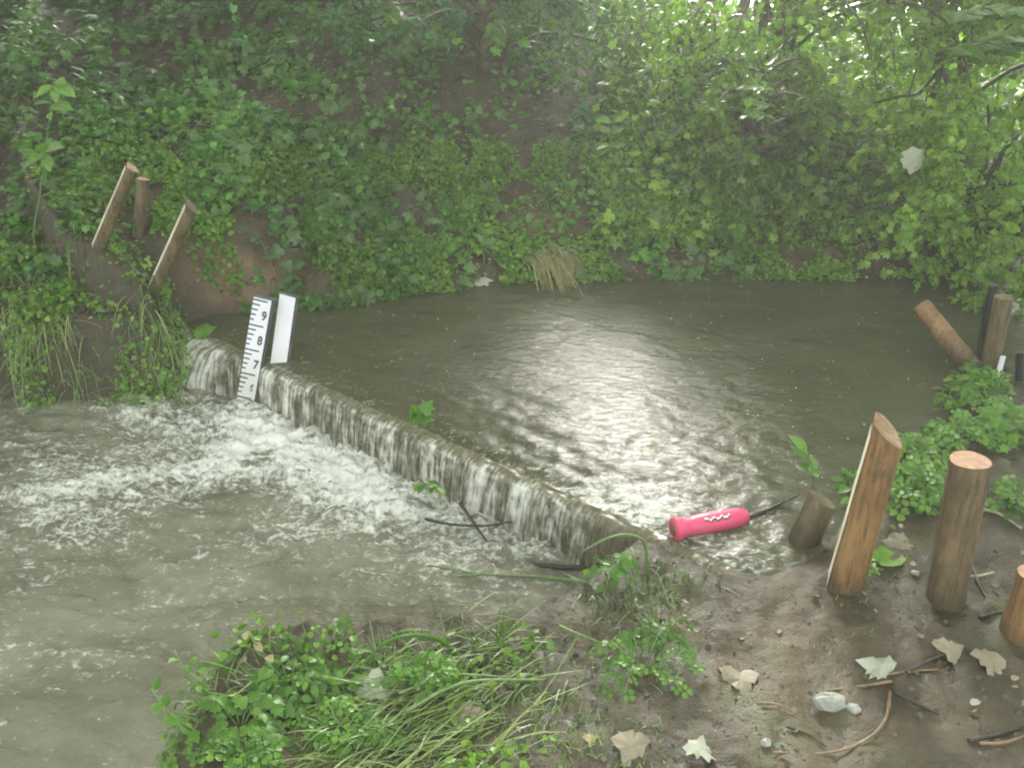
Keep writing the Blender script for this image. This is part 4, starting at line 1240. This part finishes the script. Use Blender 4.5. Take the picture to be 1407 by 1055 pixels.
# the two pale stones
def stone(label, px, py, w, h, dpt):
    p = G(px, py); V = []; Fc = []
    n, m = 12, 7
    for i in range(m):
        ph = math.pi * i / (m - 1)
        for k in range(n):
            th = 2 * math.pi * k / n
            q = np.array([math.cos(th) * math.sin(ph), math.sin(th) * math.sin(ph), math.cos(ph)])
            r_ = 1 + .35 * float(perlin(np.array(q[0] * 1.7 + px), np.array(q[1] * 1.7 + q[2])))
            V.append(Vector(p) + Vector((q[0] * w * r_, q[1] * dpt * r_, q[2] * h * r_ + h * .35)))
    for i in range(m - 1):
        for k in range(n):
            k2 = (k + 1) % n; Fc.append((i*n+k, (i+1)*n+k, (i+1)*n+k2, i*n+k2))
    q = MB(); q.v = V; q.f = Fc
    return tag(q.build('stone', M['stone'], None, False), label, 'stone', 'stones on the near mud')
stone('flat pale stone on the near mud below the upturned leaf', 1140, 967, .036, .016, .026)
stone('dark mossy pebble touching the flat pale stone', 1172, 975, .016, .010, .014)
stone('little greenish pebble at the bottom of the mud', 1052, 1021, .011, .008, .01)
stone('white pebble on the mud left of the round post', 1257, 788, .012, .007, .01)
# crumbs of mud and grit
V = []; Fc = []
for _ in range(1500):
    if _ < 1200: q = G(random.uniform(640, 1407), 1055 - 290 * random.random() ** .9)
    else: q = G(random.uniform(240, 420), random.uniform(310, 410))
    if sdist(np.array([q[0]]), np.array([q[1]]), BANK_NEAR)[0][0] < .02 and _ < 1200: continue
    r_ = abs(random.gauss(0, .0028)) + .0012; b0 = len(V)
    for vx, vy, vz in ((1,0,0),(.3,.9,0),(-.8,.6,0),(-.8,-.6,0),(.3,-.9,0),(.1,.1,.8)):
        V.append((q[0] + r_ * (vx + random.uniform(-.3,.3)), q[1] + r_ * (vy + random.uniform(-.3,.3)), q[2] - .001 + r_ * vz))
    for k in range(5): Fc.append((b0 + k, b0 + (k + 1) % 5, b0 + 5))
me = bpy.data.meshes.new('mud_crumbs'); me.from_pydata(V, [], Fc); me.update()
tag(link('mud_crumbs', me, None, leaf_mat('crumbs', (.05,.042,.027), (.085,.07,.046), (.13,.11,.075), .5, 0)), 'crumbs of mud and grit on the near bank', kind='stuff')
# roots and twigs on the mud
def gp(*pts, up=.006): return [G(a, b) + np.array([0, 0, up]) for a, b in pts]
TG2 = 'twigs on the near mud'
for lab, pts, r_, m_ in (
    ('long curved root sweeping down the near mud', [(1222,952),(1216,990),(1190,1018),(1140,1036),(1062,1036)], .0042, 'root'),
    ('dark twig running right from the head of the curved root', [(1228,953),(1260,970),(1290,984)], .004, 'twig'),
    ('brown twig running left from the upturned leaf', [(1225,938),(1190,944),(1130,952)], .004, 'root'),
    ('pale straight twig right of the upturned leaf', [(1222,928),(1255,924),(1288,922)], .0035, 'root'),
    ('dark twig slanting behind the upturned leaf', [(1245,925),(1290,905),(1335,895)], .005, 'twig'),
    ('branching dark twig at the lower right edge', [(1330,1020),(1375,1010),(1420,996)], .005, 'twig'),
    ('paler twig below the branching dark twig', [(1345,1024),(1380,1022),(1425,1006)], .004, 'root'),
    ('dark twig on the mud near the orange post', [(1345,850),(1362,846),(1382,842)], .005, 'twig'),
    ('dark stick leaning across the litter behind the round post', [(1333,775),(1342,800),(1352,822)], .005, 'twig'),
    ('pale twig behind the round post', [(1322,795),(1345,793),(1365,788)], .004, 'paleroot'),
    ('pale broken reed right of the round post', [(1344,700),(1372,708),(1402,728)], .006, 'paleroot'),
    ('thin dark twig at the foot of the mud', [(1080,1000),(1110,1012),(1135,1028)], .003, 'twig'),
    ('thin twig at the left of the mud by the torn leaf', [(1045,968),(1068,970),(1090,980)], .003, 'root'),
    ('brown twig among the grass at the bottom edge', [(380,1052),(410,1045),(445,1048)], .003, 'root')):
    stick(lab, gp(*pts), r_, M[m_], group=TG2)
# bent stems
def blade_stem(label, pts, r, material=None):
    t = thing('bent_stem', label, 'plant', pts[0], 'bent green stems at the water edge')
    c = curve(pts, 22); MB().tube(c, [r * (1 - .55 * i / len(c)) for i in range(len(c))], 6).build('stem', material or M['stem'], t)
    return t
b0 = G(890, 792)
blade_stem('green stem arching up from the collapsed bank edge', [b0, PY(886,748,b0[1]-.01), PY(868,735,b0[1]-.02), PY(838,738,b0[1]-.04), PY(800,757,b0[1]-.06)], .005)
b0 = G(630, 905)
blade_stem('thick green blade arching over the bottom left weeds', [b0, PY(605,880,b0[1]-.02), PY(570,872,b0[1]-.05), PY(530,882,b0[1]-.08), PY(500,912,b0[1]-.1)], .006, M['herb'])
blade_stem('long pale green stem lying on the water below the weir', [P(815,800,.03), P(740,792,.025), P(660,788,.03), P(590,776,.015)], .0055)
blade_stem('short pale stem branching from the long floating stem', [P(660,789,.03), P(635,791,.025), P(610,793,.01)], .004)
blade_stem('straight green stem over the flattened grass, pale tipped', [G(560,1000)+np.array([0,0,.05]), G(640,965)+np.array([0,0,.06]), G(750,942)+np.array([0,0,.02])], .0045)
blade_stem('second straight stem lower in the flattened grass', [G(550,975)+np.array([0,0,.05]), G(620,955)+np.array([0,0,.06]), G(700,948)+np.array([0,0,.04])], .0035)
blade_stem('thin stem trailing down the mud from the collapsed edge', [G(768,868)+np.array([0,0,.02]), G(800,882)+np.array([0,0,.02]), G(848,896)+np.array([0,0,.01])], .004)
blade_stem('pale stem beneath the pink float', [G(938,795)+np.array([0,0,.01]), PY(955,780,2.1), PY(982,758,2.12)], .004)
for i, (lab, a, m1, c_) in enumerate((('upper long straw bent from the washed out roots to the fall', (165,430), (215,440), (258,520)),
                       ('lower long straw bent from the washed out roots to the fall', (160,435), (200,450), (235,535)),
                       ('short straw bent over the corner of the left bank', (170,432), (205,436), (246,500)))):
    p = PY(*a, 3.45); q = PY(*m1, 3.40); e_ = PY(*c_, 3.36)
    blade_stem(lab, [p, q, e_], .004, M['straw'] if i == 1 else M['stem'])
for lab, a, c_ in (('reddish root fibres at the left bank edge', (185,360), (160,432)), ('second reddish root fibre at the left bank edge', (182,400), (163,436))):
    p = PY(*a, 3.55); q = PY(*c_, 3.46); stick(lab, [p, (p + q) / 2 + np.array([.02, 0, 0]), q], .0035, M['root'], 'root', 'root fibres at the left bank edge', 'root')
# stems reaching over the water at the bottom left
b0 = G(330, 1010); z_ = b0[1]
plant('trailing_stem', 'thin stem reaching left over the water from the bottom left weeds', 'plant',
      [[G(350,960)+np.array([0,0,.05]), PY(320,957,z_+.05), PY(285,950,z_+.02), PY(262,935,z_), PY(240,893,z_)]], 'ovate', .03, 5, start=.3, r=.0022)
plant('trailing_stem', 'upright stem with pale flowers above the bottom left weeds', 'plant',
      [[G(385,930)+np.array([0,0,.03]), PY(360,895,z_+.12), PY(335,862,z_+.1)]], 'ovate', .028, 5, start=.3, r=.002, material=M['straw'])
plant('trailing_stem', 'leafy stem rising at the left end of the bottom weeds', 'plant',
      [[G(275,1010)+np.array([0,0,.0]), PY(235,985,z_-.05), PY(208,945,z_-.05)]], 'ovate', .04, 6, start=.1, r=.0022)

# dry grass tuft at the far waterline
c0 = G(745, 352, .3)
nn_ = 260
roots = c0 + np.stack([RNG.normal(0, .05, nn_), RNG.normal(0, .03, nn_), RNG.uniform(0, .03, nn_)], 1)
d = rdir(nn_, .35) + np.array([.45, -.55, .45]); d /= np.linalg.norm(d, axis=1, keepdims=True)
blades('dry_grass_tuft', 'dry straw coloured grass tuft drooping to the far waterline', roots, d, RNG.uniform(.14, .32, nn_), np.full(nn_, .0035), RNG.uniform(.5, 1.1, nn_), M['straw'], cat='grass', kind=None)

# dark boughs across the shrubs at the right
for lab, pts, r_ in (('long dark bough crossing the right edge level with the dead leaf', [(1420,291),(1340,284),(1260,283),(1196,286),(1150,306)], .010),
                ('thin dark bough above the long one', [(1420,254),(1370,255),(1320,262),(1290,270)], .006),
                ('thin upright twig at the right edge', [(1402,330),(1400,250),(1392,190)], .005),
                ('dark bough arching high in the right hand shrub', [(1280,108),(1262,128),(1235,133),(1200,142)], .008)):
    p3 = [PY(a, b, 3.9 + .1 * i) for i, (a, b) in enumerate(pts)]
    p3[0] = p3[0] + (p3[0] - p3[1]) * .8
    stick(lab, p3, r_, M['twig'], 'bough', 'dark boughs across the right hand shrubs', 'branch')
# overhanging leafy sprays at the top
for i, (lab, a, c_, kd, sz) in enumerate((('bright leaf spray hanging into the dark hollow from the top', (655,-30), (700,72), 'lobed', .075),
        ('leaf spray hanging at the top left of the dark hollow', (530,0), (560,45), 'lobed', .075),
        ('leaf spray hanging lower on the left of the dark hollow', (590,10), (612,66), 'lobed', .065),
        ('pale leaf spray at the top edge right of the dark hollow', (760,-30), (800,20), 'lobed', .07),
        ('pale maple like spray hanging in the top right corner', (1420,60), (1345,75), 'maple', .10),
        ('second pale maple like spray near the top right corner', (1420,20), (1350,28), 'maple', .10),
        ('pale leaf spray on the right slope beside the fern', (1065,70), (1030,85), 'ovate', .08))):
    yy = 5.0 if i < 4 else (3.9 if i < 6 else 5.2)
    p, q = PY(*a, yy), PY(*c_, yy - .1)
    plant('leaf_spray', lab, 'branch', [stem_path(p, q, .04), stem_path((p + q) / 2, q + np.array([.09, 0, .03]), .02), stem_path((p + q) / 2, q + np.array([-.09, -.03, .02]), .02)], kd, sz, 7, M['herb'], .003, 'leaf sprays hanging at the top', start=.1, stem_mat=M['bark'])

# rain drops striking the water
dv = []; df_ = []
def drop(x, y, z, r):
    b = len(dv); n = 7
    dv.append((x, y, z + r * .5))
    for k in range(n):
        th = 2 * math.pi * k / n; dv.append((x + r * math.cos(th), y + r * math.sin(th), z - .001))
    for k in range(n): df_.append((b, b + 1 + k, b + 1 + (k + 1) % n))
for _ in range(320):
    s_ = random.uniform(.2, 4.5); t_ = random.uniform(.15, 3.2)
    x_, y_ = xy(s_, t_)
    a_, _l = sdist(np.array([x_]), np.array([y_]), BANK_FAR); b_, _l = sdist(np.array([x_]), np.array([y_]), BANK_NEAR)
    if max(a_[0], b_[0]) > -.03: continue
    drop(x_, y_, float(zpool(s_, t_)), random.uniform(.002, .0065))
for _ in range(90):
    s_ = random.uniform(-.5, 3); t_ = -random.uniform(.1, 1.9)
    x_, y_ = xy(s_, t_); drop(x_, y_, float(zstream(s_, t_)), random.uniform(.002, .005))
me = bpy.data.meshes.new('raindrop_splashes'); me.from_pydata(dv, [], df_); me.update()
m_, nt, out = mat('splash'); L(nt, bsdf(nt, (.42,.43,.37), .2).outputs[0], out.inputs[0])
tag(link('raindrop_splashes', me, None, m_), 'tiny white splashes of rain on the water', 'splashes', kind='stuff')

# ------------------------------------------------------------------ haze volume for the veil of a misted lens
HAZE = 0.0125
m_, nt, out = mat('haze')
pv = N(nt, 'ShaderNodeVolumePrincipled', inp={'Density': HAZE, 'Color': (.93, .97, .86, 1), 'Anisotropy': .35})
L(nt, pv.outputs[0], out.inputs['Volume'])
hb = MB().box((-27, -11, -1.4), (54, 0, 0), (0, 42, 0), (0, 0, 10.5)).build('haze', m_, None, False)
tag(hb, 'thin haze added for the pale veil of a misted lens', 'mist', kind='stuff')
